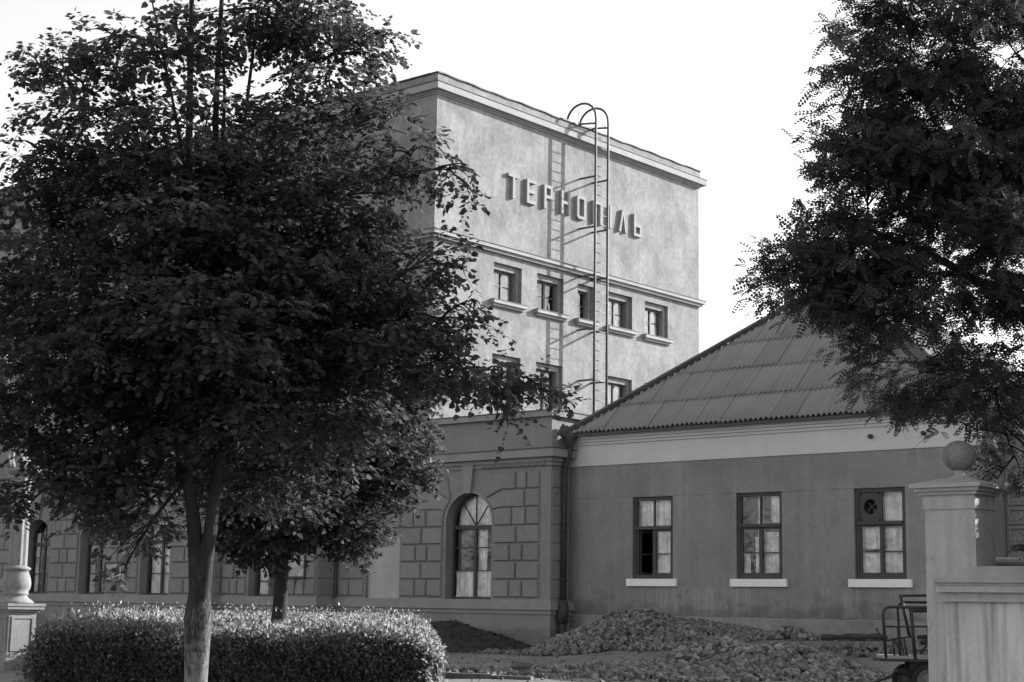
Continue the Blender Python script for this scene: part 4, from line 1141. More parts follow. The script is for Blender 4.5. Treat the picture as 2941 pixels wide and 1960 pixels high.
# loose stones, slabs and timbers lying about
r = random.Random(9)
for (x, y, s, lab, sh) in ((-26.2, 31.2, .27, 'large dark angular block lying left of the nearer stone heap', (1.3, .9, .75)), (-35.2, 41.6, .26, 'pale flat slab leaning at the left foot of the tall stone heap', (2.2, .7, .25)),
                       (-36.0, 42.2, .13, 'small pale stone beside the corner of the rusticated plinth', (1.2, .9, .7)), (-21.6, 43.9, .38, 'pale lump of fallen plaster by the side building, left of the trolley', (1.3, .8, .8))):
    o = bpy.data.objects.new('loose_stone', STONES[r.randrange(14)].copy()); COL.objects.link(o)
    o.location = (x, y, ground_h(x, y) + s * .35); o.scale = (s * sh[0], s * sh[1], s * sh[2]); o.rotation_euler = (r.uniform(-.3, .3), r.uniform(-.4, .4), r.uniform(0, 6))
    tag(o, lab, 'stone', 'loose stones')
for (a, b, w_, lab) in (((-29.2, 44.4, .82), (-27.6, 44.5, .72), .11, 'dark old timber lying left of the rubble under the middle window'), ((-25.3, 44.4, .80), (-23.2, 44.5, .82), .13, 'thick dark timber lying along the foot of the side building, right of the rubble')):
    m = MB(); A, B = Vector(a), Vector(b); k = 7
    m.tube([A + (B - A) * i / k + Vector((0, 0, r.uniform(-.03, .03))) for i in range(k + 1)], [w_ * r.uniform(.6, 1.15) for i in range(k + 1)], 6, smooth=False)
    tag(m.build('timber', M['timber']), lab, 'timber', 'old timbers')
def small_rubble(label, cx, cy, rx, ry, hh, count, size, mat_i):
    root = empty('rubble_heap', (cx, cy, ground_h(cx, cy)), label, 'rubble')
    for k in range(count):
        a, q = r.uniform(0, 6.28), math.sqrt(r.random()); x, y = cx + rx * q * math.cos(a), cy + ry * q * math.sin(a)
        o = bpy.data.objects.new('stone', STONES[r.randrange(14)]); COL.objects.link(o); o.parent = root
        o.location = Vector((x, y, ground_h(x, y) + hh * (1 - q) * r.random() + .03)) - Vector(root.location)
        s = size * r.uniform(.6, 1.5); o.scale = (s, s, s); o.rotation_euler = (r.uniform(0, 6), r.uniform(0, 6), r.uniform(0, 6))
    return root
small_rubble('dark clump of rubble between two timbers under the middle window', -26.4, 44.3, .9, .5, .42, 80, .13, 0)
small_rubble('scattered rubble strip along the foot of the side building near the trolley', -22.6, 42.0, 2.4, .9, .2, 90, .12, 0)
small_rubble('thin scatter of broken stone spilling left from the nearer heap', -24.6, 28.6, 1.9, 1.5, .1, 110, .09, 0)
small_rubble('crumbs of rubble between the soil heap and the tall stone heap', -35.3, 41.4, 1.2, .9, .1, 70, .10, 0)

rs = random.Random(77); bv, bf = [], []
for k in range(2600):
    x, y = rs.uniform(-40, -15), rs.uniform(25.5, 44.5); sc = rs.choice((.018, .022, .03, .04, .06)) * rs.uniform(.7, 1.2)
    me = STONES[rs.randrange(18)]
    mat = Matrix.LocRotScale(Vector((x, y, ground_h(x, y) + sc * .3)), Matrix.Rotation(rs.uniform(0, 6.3), 3, Vector((rs.random(), rs.random(), rs.random() + .01)).normalized()).to_quaternion(), Vector((sc, sc, sc * .7)))
    b = len(bv); bv += [tuple(mat @ q.co) for q in me.vertices]; bf += [tuple(b + i for i in p.vertices) for p in me.polygons]
m = MB(); m.add(bv, bf); tag(m.build('gravel', M['stone']), 'small grey pebbles strewn over the earth yard', 'gravel', kind='stuff')

# kerb stones at the lower edge of the yard
A, B = Vector((-28.3, 25.2, 0)), Vector((-21.9, 27.3, 0)); d = (B - A).normalized(); nrm = Vector((-d.y, d.x, 0))
k = 0; t = 0.0
kerb = empty('kerb', A, 'worn line of pale kerb stones in the yard in front of the hedge end', 'kerb')
while t < 6.0:
    ln = r.uniform(.75, 1.0); p = A + d * t; jz = r.uniform(-.02, .02); jy = r.uniform(-.03, .03)
    m = MB(); c = [p + nrm * (jy - .07), p + d * (ln - .02) + nrm * (jy - .07), p + d * (ln - .02) + nrm * (jy + .09), p + nrm * (jy + .09)]
    m.add([q + Vector((0, 0, -.1)) for q in c] + [q + Vector((0, 0, .11 + jz)) for q in c], [(3, 2, 1, 0), (4, 5, 6, 7), (0, 1, 5, 4), (1, 2, 6, 5), (2, 3, 7, 6), (3, 0, 4, 7)])
    m.build('kerb_stone', M['kerb'], kerb); t += ln

# ------------------------------------------------------------------ lamp standard
LX, LY = -31.95, 20.6
lamp = empty('lamp_standard', (LX, LY, 0), 'weathered stone lamp column with urn foot and leaf bowl on a square pedestal', 'lamp post')
hw = 0.34
def sq(m, h_, z0_, z1_): m.box(LX - h_, LX + h_, LY - h_, LY + h_, z0_, z1_)
m = MB(); sq(m, hw + .12, -.1, .22); m.build('step', M['lamp'], lamp)
m = MB(); sq(m, hw + .05, .222, .34); sq(m, hw, .342, 1.26); m.build('pedestal', M['lamp'], lamp)
m = MB()
for a, b, c, d_ in ((-hw + .06, hw - .06, 1.12, 1.17), (-hw + .06, hw - .06, .42, .47)):
    m.box(LX + a, LX + b, LY - hw - .02, LY - hw - .001, c, d_); m.box(LX + hw + .001, LX + hw + .02, LY + a, LY + b, c, d_)
for a in (-hw + .06, hw - .11):
    m.box(LX + a, LX + a + .05, LY - hw - .02, LY - hw - .001, .471, 1.119); m.box(LX + hw + .001, LX + hw + .02, LY + a, LY + a + .05, .471, 1.119)
m.build('panel_moulding', M['lamp'], lamp)
m = MB(); sq(m, hw + .05, 1.262, 1.32); sq(m, hw + .12, 1.322, 1.39); sq(m, hw + .14, 1.391, 1.45); m.build('pedestal_cap', M['lamp'], lamp)
m = MB(); m.lathe(LX, LY, [(.40, 1.451), (.41, 1.47), (.36, 1.52), (.27, 1.58), (.25, 1.63), (.285, 1.65), (.285, 1.68), (.255, 1.69), (.31, 1.78), (.325, 1.88), (.305, 2.0), (.265, 2.10), (.245, 2.17), (.29, 2.185), (.30, 2.225), (.25, 2.25), (.21, 2.28)], 28); m.build('urn', M['lamp'], lamp)
m = MB(); N = 20; zs = [2.28 + k * .25 for k in range(9)]
vs_ = [(LX + (.20 - .02 * j / 8 + (.012 if k % 2 else -.012)) * math.cos(2*math.pi*k/N), LY + (.20 - .02 * j / 8 + (.012 if k % 2 else -.012)) * math.sin(2*math.pi*k/N), z_) for j, z_ in enumerate(zs) for k in range(N)]
m.add(vs_, [(i*N + k, i*N + (k+1) % N, (i+1)*N + (k+1) % N, (i+1)*N + k) for i in range(8) for k in range(N)]); m.build('column', M['lamp'], lamp)
m = MB(); m.lathe(LX, LY, [(.18, 4.28), (.30, 4.30), (.38, 4.36), (.40, 4.42), (.22, 4.44), (.12, 4.5), (.11, 6.6), (.16, 6.65), (.1, 6.7)], 24); m.build('bowl', M['lamp'], lamp)
for k in range(6):
    A_ = k * math.pi / 3 + .3; c_, s_ = math.cos(A_), math.sin(A_)
    pts = [(.28, 4.42), (.36, 4.55), (.38, 4.68), (.33, 4.78), (.36, 4.90), (.42, 4.95)]
    m = MB(); m.tube([(LX + q * c_, LY + q * s_, z_) for q, z_ in pts], [.06, .09, .075, .05, .06, .03], 8); m.build('leaf_ornament', M['lamp'], lamp)
for k in range(2):
    A_ = k * math.pi + .75; c_, s_ = math.cos(A_), math.sin(A_)
    m = MB(); m.tube([(LX + .1 * c_, LY + .1 * s_, 6.2), (LX + .45 * c_, LY + .45 * s_, 6.35), (LX + .6 * c_, LY + .6 * s_, 6.7)], .035, 8); m.build('lamp_arm', M['lamp'], lamp)
    m = MB(); R_ = .2; m.lathe(LX + .6 * c_, LY + .6 * s_, [(max(.01, R_ * math.sin(math.pi * k2 / 14)), 6.9 - R_ * math.cos(math.pi * k2 / 14)) for k2 in range(15)], 20); m.build('globe', M['sill'], lamp)

# ------------------------------------------------------------------ notice boards on the wing
for (F, u0, u1, z0_, z1_, lab) in ((F1, -48.95, -47.83, 2.53, 3.5, 'framed notice board on the projecting bay, right of the thin lime trunk'), (F2, -60.25, -58.72, 2.38, 3.2, 'framed notice board between two arched windows, left of the forked trunk')):
    o = empty('notice_board', F((u0 + u1) / 2, z0_, -.1), lab, 'notice board', 'notice boards')
    m = MB()
    for a in ((u0, u1, z0_, z0_ + .07), (u0, u1, z1_ - .07, z1_), (u0, u0 + .07, z0_ + .071, z1_ - .071), (u1 - .07, u1, z0_ + .071, z1_ - .071)): fbox(m, F, *a, -.16, -.075)
    fbox(m, F, (u0 + u1) / 2 - .03, (u0 + u1) / 2 + .03, z0_ - .25, z0_ - .001, -.13, -.075)
    m.build('frame', M['frame'], o)
    m = MB(); fbox(m, F, u0 + .071, u1 - .071, z0_ + .071, z1_ - .071, -.11, -.078); m.build('poster', M['poster'], o)
m = MB(); m.tube([(-52.6, 42.6, 0), (-52.6, 42.6, 2.3)], .03, 8); m.tube([(-52.6, 42.6, 2.3), (-52.9, 42.7, 2.32)], .03, 8)
tag(m.build('handrail_post', M['metal']), 'thin pale handrail post at the wall just right of the forked trunk', 'handrail')

# ------------------------------------------------------------------ foliage
CR = np.array([math.cos(YAW), math.sin(YAW), 0.0]); CD = np.array([-math.sin(YAW), math.cos(YAW), 0.0])

def rand_unit(n):
    v = RNG.normal(size=(n, 3)); return v / np.linalg.norm(v, axis=1, keepdims=True)

LEAF = np.array([(0, 0, 0), (-.36, .10, .07), (-.36, .52, .06), (0, 1.02, -.05), (.36, .52, .06), (.36, .10, .07)])
LEAF_F = np.array([(0, 3, 2, 1), (0, 5, 4, 3)])

def frames(axis, normal):
    """orthonormal frames: y = leaf axis, z ~ normal"""
    y = axis / np.linalg.norm(axis, axis=1, keepdims=True)
    x = np.cross(y, normal); x /= np.linalg.norm(x, axis=1, keepdims=True) + 1e-9
    z = np.cross(x, y)
    return x, y, z

def instance_leaf(P, axis, normal, size, V=LEAF):
    x, y, z = frames(axis, normal)
    v = P[:, None, :] + size[:, None, None] * (V[None, :, 0:1] * x[:, None, :] + V[None, :, 1:2] * y[:, None, :] + V[None, :, 2:3] * z[:, None, :])
    return v

def blob_points(blobs, total, shell=0.45, group=13, spread=(.24, .08)):
    """spray positions: flat layered bunches spread through each leaf mass, with gaps between bunches"""
    vol = np.array([b[3] * b[4] * b[5] * b[6] for b in blobs]) ** 0.80
    cnt = np.maximum(6, (total * vol / vol.sum())).astype(int)
    P, out, idx = [], [], []
    for k, (b, n) in enumerate(zip(blobs, cnt)):
        ng = max(1, n // group)
        u = rand_unit(ng); r_ = RNG.random(ng) ** shell
        cen = (u * r_[:, None])
        which = RNG.integers(0, ng, n)
        ext = np.array(b[3:6])
        sp = np.minimum(np.array([spread[0], spread[0], spread[1]]), ext * .55)
        loc = cen[which] + np.clip(RNG.normal(size=(n, 3)), -1.6, 1.6) * sp / ext
        ln = np.linalg.norm(loc, axis=1, keepdims=True); loc = np.where(ln > 1.12, loc / ln * 1.12, loc)
        p = np.array(b[:3]) + CR * (loc[:, 0:1] * b[3]) + CD * (loc[:, 1:2] * b[4]) + np.array([0, 0, 1.0]) * (loc[:, 2:3] * b[5])
        o = CR * (loc[:, 0:1] / b[3]) + CD * (loc[:, 1:2] / b[4]) + np.array([0, 0, 1.0]) * (loc[:, 2:3] / b[5])
        P.append(p); out.append(o / (np.linalg.norm(o, axis=1, keepdims=True) + 1e-9)); idx.append(np.full(n, k))
    return np.concatenate(P), np.concatenate(out), np.concatenate(idx)

def bez(a, b, c, n=8):
    return [a * (1 - t) ** 2 + b * 2 * t * (1 - t) + c * t * t for t in (i / n for i in range(n + 1))]

def limbs(mb, stems, blobs, P, idx, r0=0.024, subs=10, zmin=2.7):
    """main limbs from the stems to each leaf mass and side branches inside it"""
    sp = [Vector(q) for st in stems for q in st]
    rnd = random.Random(4)
    order = sorted(range(len(blobs)), key=lambda k: min((Vector(blobs[k][:3]) - q).length for q in sp))
    for k in order:
        b = blobs[k]; c = Vector(b[:3])
        def cost(q):
            hd = math.hypot(q.x - c.x, q.y - c.y)
            return 0.5 * abs(q.z - (c.z - 0.35 * hd)) + (q - c).length + (5 if q.z < zmin else 0)
        best = min(sp, key=cost)
        dl = (c - best).length
        mid = best + (c - best) * 0.5 + Vector((rnd.uniform(-.12, .12) * dl, rnd.uniform(-.12, .12) * dl, rnd.uniform(.08, .22) * dl))
        path = bez(best, mid, c)
        rr0 = min(r0, 0.010 + 0.012 * (c - best).length)
        mb.tube(path, [rr0 * (1 - 0.65 * i / 8) for i in range(9)], 6)
        sp.extend(path[3:])
        ids = np.where(idx == k)[0]
        for q in rnd.sample(list(ids), min(subs, len(ids))):
            e = Vector(P[q]); s_ = path[rnd.randrange(4, 9)]
            mb.tube(bez(s_, s_ + (e - s_) * .5 + Vector((0, 0, .08)), e, 4), [.012, .010, .008, .006, .004], 4, smooth=False)

def lime_tree(root, blobs, stems, total, leaf, nlead, seed_leaf):
    P, O, idx = blob_points(blobs, total)
    br = MB(); limbs(br, stems, blobs, P, idx)
    br.build('limbs', M['bark'], root)
    n = len(P); per = 13
    # spray twig: runs outwards, slightly drooping
    tdir = O * np.array([1, 1, 0.35]) + RNG.normal(size=(n, 3)) * 0.45 + np.array([0, 0, -0.22])
    tdir /= np.linalg.norm(tdir, axis=1, keepdims=True)
    tl = RNG.uniform(.16, .32, n)
    t = np.tile(np.linspace(0.08, 1.0, per), (n, 1)) + RNG.uniform(-.04, .04, (n, per))
    base = P[:, None, :] + tdir[:, None, :] * (tl[:, None] * t)[:, :, None] + np.array([0, 0, -0.10]) * (t ** 2)[:, :, None] * tl[:, None, None]
    side_ = np.cross(tdir, np.array([0, 0, 1.0])); side_ /= np.linalg.norm(side_, axis=1, keepdims=True) + 1e-9
    sg = np.where(np.arange(per) % 2 == 0, 1.0, -1.0)
    ax = tdir[:, None, :] * RNG.uniform(.1, .8, (n, per, 1)) + side_[:, None, :] * (sg * 1.0)[None, :, None] + np.array([0, 0, -1.0]) * RNG.uniform(.0, .5, (n, per, 1)) + RNG.normal(size=(n, per, 3)) * .22
    nm = np.array([0, 0, 1.0]) + RNG.normal(size=(n, per, 3)) * .38 + tdir[:, None, :] * .25
    pos = base + ax / np.linalg.norm(ax, axis=2, keepdims=True) * 0.03
    sz = RNG.uniform(.45, 1.25, (n, per)) * leaf
    pos, ax, nm, sz = pos.reshape(-1, 3), ax.reshape(-1, 3), nm.reshape(-1, 3), sz.ravel()
    # the leaves that show largest stay single objects
    eye = np.array(EYE); d = np.linalg.norm(pos - eye, axis=1)
    show = sz / d
    rel = pos - eye; lx = rel @ CR / (rel @ CD)
    ok = (np.abs(lx) < 0.33)
    order = np.argsort(-(show * ok))
    lead = order[:nlead]; rest = np.ones(len(pos), bool); rest[lead] = False
    V = instance_leaf(pos[rest], ax[rest], nm[rest], sz[rest])
    k = len(V); nv = len(LEAF)
    F = (LEAF_F[None] + (np.arange(k) * nv)[:, None, None]).reshape(-1, 4)
    me = np_mesh('crown', V.reshape(-1, 3), F, 4)
    cr = link('crown', me, M['leaf'], root); cr['kind'] = 'stuff'
    shared = []
    for q in range(3):
        me2 = bpy.data.meshes.new('leaf'); s = LEAF * np.array([1, 1, 1 + q * .8]); me2.from_pydata([tuple(a) for a in s], [], [tuple(a) for a in LEAF_F.tolist()]); me2.materials.append(M['leaf']); me2.update(); shared.append(me2)
    x, y, z = frames(ax[lead], nm[lead])
    for i, q in enumerate(lead):
        o = bpy.data.objects.new('leaf', shared[i % 3]); COL.objects.link(o); o.parent = root
        s = float(sz[q])
        mat = Matrix(((x[i][0]*s, y[i][0]*s, z[i][0]*s, pos[q][0]), (x[i][1]*s, y[i][1]*s, z[i][1]*s, pos[q][1]), (x[i][2]*s, y[i][2]*s, z[i][2]*s, pos[q][2]), (0, 0, 0, 1)))
        o.matrix_parent_inverse = root_inv(root); o.matrix_basis = mat
    # twigs of the sprays
    tv = np.concatenate([P[:, None, :] + side_[:, None, :] * w_ + np.array([0, 0, h_]) for w_, h_ in ((-.004, 0), (.004, 0), (0, .006))] + [(P + tdir * tl[:, None] + np.array([0, 0, -.10]) * tl[:, None])[:, None, :]], axis=1)
    tf = (np.array([(0, 1, 3), (1, 2, 3), (2, 0, 3)])[None] + (np.arange(n) * 4)[:, None, None]).reshape(-1, 3)
    tw = link('twigs', np_mesh('twigs', tv.reshape(-1, 3), tf, 3), M['twig'], root); tw['kind'] = 'stuff'

LINDEN_A = [(-12.58, 10.59, 7.7, 0.91, 1.2, 0.59, 0.4), (-12.28, 11.21, 7.23, 0.42, 0.8, 0.55, 0.6), (-13.28, 9.71, 7.13, 0.72, 0.9, 0.31, 0.35), (-14.12, 9.55, 6.41, 0.68, 1.0, 0.37, 0.4), (-13.15, 10.38, 6.43, 1.05, 1.4, 0.46, 0.5), (-12.49, 11.31, 6.53, 0.56, 1.0, 0.46, 0.7), (-12.06, 11.44, 5.78, 0.59, 1.0, 0.46, 0.9), (-11.59, 11.8, 6.01, 0.32, 0.5, 0.18, 0.6), (-11.1, 11.94, 6.01, 0.27, 0.35, 0.12, 0.5), (-10.94, 12.13, 5.79, 0.16, 0.2, 0.05, 0.4), (-14.51, 9.48, 5.19, 0.87, 1.2, 0.5, 0.5), (-13.2, 10.54, 5.44, 1.46, 1.7, 0.55, 0.9), (-12.88, 11.3, 5.06, 1.3, 1.7, 0.65, 1.0), (-11.97, 11.71, 4.92, 0.55, 0.9, 0.46, 0.8), (-11.37, 11.93, 5.03, 0.32, 0.5, 0.2, 0.7), (-11.03, 12.1, 4.97, 0.22, 0.4, 0.13, 0.7), (-10.96, 12.23, 4.66, 0.12, 0.3, 0.19, 0.6), (-11.9, 11.92, 4.21, 0.68, 0.9, 0.37, 0.9), (-11.19, 12.31, 3.96, 0.5, 0.6, 0.2, 0.9), (-10.7, 12.63, 3.8, 0.31, 0.35, 0.1, 0.7), (-10.42, 12.9, 3.66, 0.13, 0.2, 0.04, 0.5), (-10.82, 12.61, 3.45, 0.09, 0.2, 0.15, 0.5), (-14.57, 9.71, 3.88, 0.87, 1.3, 0.55, 0.8), (-14.76, 9.68, 3.25, 0.5, 0.7, 0.25, 0.7), (-14.57, 9.7, 2.7, 0.5, 0.6, 0.16, 0.6), (-14.8, 9.56, 2.42, 0.2, 0.4, 0.14, 0.5), (-13.32, 10.71, 4.18, 1.78, 1.9, 0.64, 1.0), (-14.04, 9.99, 4.66, 1.1, 1.3, 0.5, 0.8), (-14.1, 10.34, 3.41, 1.1, 1.3, 0.51, 1.0), (-13.12, 11.29, 3.53, 1.25, 1.5, 0.55, 1.0), (-14.51, 10.41, 2.74, 0.74, 0.9, 0.3, 0.9), (-14.49, 10.64, 2.33, 0.51, 0.6, 0.26, 0.7), (-14.45, 10.64, 1.92, 0.19, 0.3, 0.12, 0.4), (-13.57, 11.95, 3.0, 0.67, 0.9, 0.36, 0.9), (-12.6, 11.62, 4.7, 0.84, 1.3, 0.6, 1.0), (-11.82, 11.63, 6.49, 0.32, 0.6, 0.28, 0.7), (-11.5, 11.82, 6.26, 0.27, 0.5, 0.18, 0.6), (-14.38, 9.45, 5.82, 0.64, 0.9, 0.25, 0.45), (-14.74, 9.41, 4.6, 0.55, 0.9, 0.41, 0.6), (-11.55, 12.01, 4.55, 0.32, 0.6, 0.27, 0.7), (-10.95, 12.51, 3.97, 0.41, 0.5, 0.18, 1.0), (-11.29, 12.27, 4.38, 0.36, 0.5, 0.2, 0.8), (-14.32, 9.11, 7.04, 0.36, 0.7, 0.2, 0.55), (-14.07, 9.48, 6.9, 0.55, 0.8, 0.23, 0.28), (-13.78, 9.62, 7.4, 0.5, 0.7, 0.18, 0.45), (-11.8, 11.44, 7.44, 0.21, 0.5, 0.28, 0.6), (-12.24, 10.9, 7.62, 0.5, 0.8, 0.27, 0.5), (-14.52, 9.25, 6.22, 0.46, 0.8, 0.23, 0.6), (-13.68, 10.04, 5.88, 1.0, 1.2, 0.32, 0.7)]
LINDEN_B = [(-18.69, 17.02, 3.12, 1.48, 1.6, 0.77, 1.0), (-17.9, 17.46, 4.19, 0.94, 1.4, 0.94, 1.0), (-17.57, 17.88, 3.54, 0.5, 0.8, 0.57, 0.9), (-19.02, 16.46, 2.57, 0.76, 0.9, 0.36, 0.9), (-18.0, 17.3, 2.68, 0.7, 0.8, 0.36, 0.8), (-18.3, 16.93, 5.04, 1.48, 1.7, 1.28, 0.8), (-17.77, 17.46, 2.23, 0.13, 0.3, 0.16, 0.5), (-19.35, 16.33, 3.7, 1.01, 1.3, 0.94, 0.8), (-17.51, 17.66, 4.8, 0.54, 0.9, 0.64, 0.8)]
ACACIA = [(-7.38, 17.62, 8.06, 1.38, 1.6, 1.07, 0.9), (-8.28, 16.78, 8.34, 0.36, 0.6, 0.31, 0.6), (-8.16, 17.14, 7.19, 0.97, 1.3, 0.71, 1.0), (-8.85, 16.7, 6.47, 0.71, 1.0, 0.51, 0.9), (-9.29, 16.34, 5.78, 0.56, 0.7, 0.25, 0.7), (-9.56, 16.12, 5.73, 0.28, 0.4, 0.15, 0.6), (-9.04, 16.71, 5.66, 0.77, 1.0, 0.51, 0.9), (-9.53, 16.36, 5.35, 0.46, 0.7, 0.28, 0.8), (-8.25, 17.44, 5.43, 1.17, 1.6, 0.92, 1.0), (-8.94, 16.93, 5.01, 0.56, 0.8, 0.33, 0.9), (-7.47, 18.44, 6.35, 1.25, 1.8, 1.61, 0.8), (-9.11, 16.9, 4.51, 0.33, 0.5, 0.26, 0.8), (-8.53, 17.41, 4.42, 0.61, 0.9, 0.43, 0.9), (-7.9, 18.01, 4.13, 0.77, 1.0, 0.61, 1.0), (-8.22, 17.84, 3.67, 0.33, 0.5, 0.26, 0.8), (-7.82, 18.25, 3.38, 0.38, 0.5, 0.28, 0.8), (-7.95, 18.06, 3.11, 0.18, 0.3, 0.11, 0.5), (-7.07, 19.0, 4.7, 1.04, 1.8, 1.61, 0.3), (-6.54, 18.72, 7.49, 1.24, 1.8, 1.34, 0.25), (-8.47, 16.79, 7.53, 0.51, 0.6, 0.23, 0.7), (-8.87, 16.56, 7.02, 0.41, 0.5, 0.2, 0.7), (-6.37, 18.56, 3.33, 0.98, 1.5, 1.28, 0.3), (-5.63, 19.3, 2.87, 1.23, 2.0, 1.62, 0.3), (-6.71, 19.36, 1.99, 0.86, 1.2, 1.17, 0.3), (-6.45, 17.9, 2.2, 0.7, 0.7, 1.3, 5.0), (-6.0, 18.3, 3.4, 0.9, 0.9, 0.9, 1.5), (-6.3, 18.6, 1.6, 0.9, 0.9, 1.3, 1.2), (-5.25, 16.2, 3.0, 0.8, 1.2, 1.5, 1.5), (-5.7, 17.8, 2.4, 0.9, 1.2, 1.6, 1.5), (-8.42, 16.62, 8.56, 0.41, 0.6, 0.28, 0.6), (-8.67, 16.53, 7.98, 0.28, 0.5, 0.23, 0.6), (-8.97, 16.39, 7.42, 0.31, 0.5, 0.23, 0.6), (-9.35, 16.67, 5.85, 0.57, 0.6, 0.28, 1.2), (-9.68, 16.42, 5.72, 0.31, 0.4, 0.18, 1.0), (-9.55, 16.6, 5.39, 0.46, 0.6, 0.28, 1.2), (-9.73, 16.2, 5.3, 0.23, 0.35, 0.15, 0.9), (-8.6, 16.64, 8.37, 0.36, 0.6, 0.31, 0.9), (-8.91, 16.54, 7.61, 0.31, 0.5, 0.28, 0.9), (-8.37, 16.93, 7.92, 0.62, 0.9, 0.46, 1.0), (-8.65, 17.09, 6.68, 0.62, 0.9, 0.46, 1.0), (-7.89, 17.71, 6.8, 0.88, 1.2, 0.67, 1.0)]  # includes dense unseen masses right of frame, added to shade the gate pillar's side

def smooth_path(pts, n=6):
    P_ = [Vector(p) for p in pts]; out = []
    for i in range(len(P_) - 1):
        p0, p1, p2, p3 = P_[max(i-1, 0)], P_[i], P_[i+1], P_[min(i+2, len(P_)-1)]
        for k in range(n):
            t = k / n
            out.append(0.5 * ((2*p1) + (p2 - p0) * t + (2*p0 - 5*p1 + 4*p2 - p3) * t*t + (3*p1 - p0 - 3*p2 + p3) * t**3))
    out.append(P_[-1]); return out

# first lime: forked trunk, whitewashed foot
ta = empty('lime_tree', (-13.76, 11.1, 0), 'large foreground lime tree with forked trunk and whitewashed foot', 'tree', 'lime trees in front of the station')
stA = [(-13.72, 11.05, 1.05), (-13.68, 11.01, 1.5), (-13.635, 10.93, 1.95), (-13.625, 10.855, 2.4), (-13.60, 10.765, 2.823), (-13.438, 10.516, 4.624), (-13.268, 10.272, 6.425), (-13.124, 10.104, 7.9)]
stB = [(-13.70, 11.04, 1.05), (-13.64, 11.0, 1.5), (-13.55, 10.975, 1.95), (-13.47, 10.97, 2.4), (-13.399, 10.969, 3.288), (-13.324, 10.772, 5.121), (-13.213, 10.572, 6.487), (-13.03, 10.43, 8.0)]
stC = [(-13.36, 10.88, 4.1), (-13.2, 10.86, 5.4), (-13.06, 10.83, 6.52), (-12.78, 10.75, 8.1)]
stG = [(-13.33, 10.35, 5.7), (-13.42, 10.2, 6.6), (-13.62, 9.95, 7.9)]
stH = [(-13.2, 10.86, 5.4), (-12.85, 11.0, 6.3), (-12.55, 11.1, 7.3)]
stI = [(-13.27, 10.68, 5.8), (-13.12, 10.6, 6.8), (-13.16, 10.5, 8.0)]
tr = MB()
pts = smooth_path([(-13.80, 11.13, -0.1), (-13.765, 11.098, .72), (-13.68, 11.02, 1.4), (-13.60, 10.96, 2.0)])
tr.tube(pts, [.165 - .045 * min(1, i / 5) + (.026 * (i - 6) / 6 if 6 < i <= 12 else (.026 - .10 * (i - 12) / 6 if i > 12 else 0)) for i in range(len(pts))], 18)
for st, r0_, r1_ in ((stA, .112, .025), (stB, .108, .022), (stC, .04, .012), (stG, .025, .008), (stH, .028, .008), (stI, .028, .008)):
    pp = smooth_path(st); tr.tube(pp, [r0_ + (r1_ - r0_) * i / (len(pp) - 1) for i in range(len(pp))], 14)
tr.build('trunk', M['bark_lime'], ta)
stems = [smooth_path(q) for q in (stA, stB, stC, stG, stH, stI)]
lime_tree(ta, LINDEN_A, stems, 10200, 0.072, 300, 1)
# second lime, behind, in the hedge bed
tb = empty('lime_tree', (-19.3, 17.1, 0), 'smaller lime tree with single slim trunk standing in the hedge bed', 'tree', 'lime trees in front of the station')
stD = [(-19.35, 17.15, -.1), (-19.173, 17.018, 1.19), (-19.045, 16.927, 2.12), (-18.823, 16.689, 4.1), (-18.6, 16.5, 6.0)]
tr = MB(); pp = smooth_path(stD); tr.tube(pp, [.15 * (1 - .7 * i / (len(pp) - 1)) for i in range(len(pp))], 14); tr.build('trunk', M['bark'], tb)
lime_tree(tb, LINDEN_B, [pp], 4600, 0.085, 300, 2)

# acacia with feathered leaves
tc = empty('acacia_tree', (-7.0, 19.2, 0), 'feathery dark acacia crown hanging in from the right above the gate pillar', 'tree')
stE = [(-7.0, 19.3, -.1), (-7.04, 19.18, 2.1), (-7.05, 19.1, 3.7), (-7.2, 18.6, 5.6), (-7.3, 18.0, 7.6), (-7.3, 17.8, 9.0)]
stF = [(-7.05, 19.1, 3.6), (-7.5, 18.2, 4.9), (-8.2, 17.4, 5.6), (-8.9, 16.8, 6.0)]
tr = MB()
for st, r0_ in ((stE, .17), (stF, .09)):
    pp = smooth_path(st); tr.tube(pp, [r0_ * (1 - .75 * i / (len(pp) - 1)) for i in range(len(pp))], 12)
tr.build('trunk', M['bark'], tc)
P, O, idx = blob_points(ACACIA, 8600, .5, 16, (.2, .12))
br = MB(); limbs(br, [smooth_path(stE), smooth_path(stF)], ACACIA, P, idx, .02, 8); br.build('limbs', M['bark'], tc)
def frond_template(pairs=5):
    v = []; f = []
    def leaflet(o, d, l, w_):
        o = np.array(o); d = np.array(d) / np.linalg.norm(d); s = np.array([-d[1], d[0], 0]); b = len(v)
        v.extend([o, o + d * l * .45 + s * w_ + [0, 0, .012], o + d * l, o + d * l * .45 - s * w_ + [0, 0, .012]]); f.append((b, b + 1, b + 2, b + 3))
    for k in range(pairs):
        t = .16 + .78 * k / (pairs - 1); l = .27 * (1 - .45 * abs(t - .5) * 1.4)
        drp = -.16 * t * t
        leaflet((0.0, t, drp), (1, .35, -.10), l, .092); leaflet((0.0, t, drp), (-1, .35, -.10), l, .092)
    leaflet((0, .97, -.16), (0.0, 1, -.25), .2, .062)
    b = len(v); v.extend([np.array((-.006, 0, 0)), np.array((.006, 0, 0)), np.array((.004, .98, -.155)), np.array((-.004, .98, -.155))]); f.append((b, b + 1, b + 2, b + 3))
    return np.array(v), np.array(f)
FV, FF = frond_template()
n = len(P); per = 7
tdir = O * np.array([1, 1, .5]) + RNG.normal(size=(n, 3)) * .4; tdir /= np.linalg.norm(tdir, axis=1, keepdims=True)
tl = RNG.uniform(.18, .36, n)
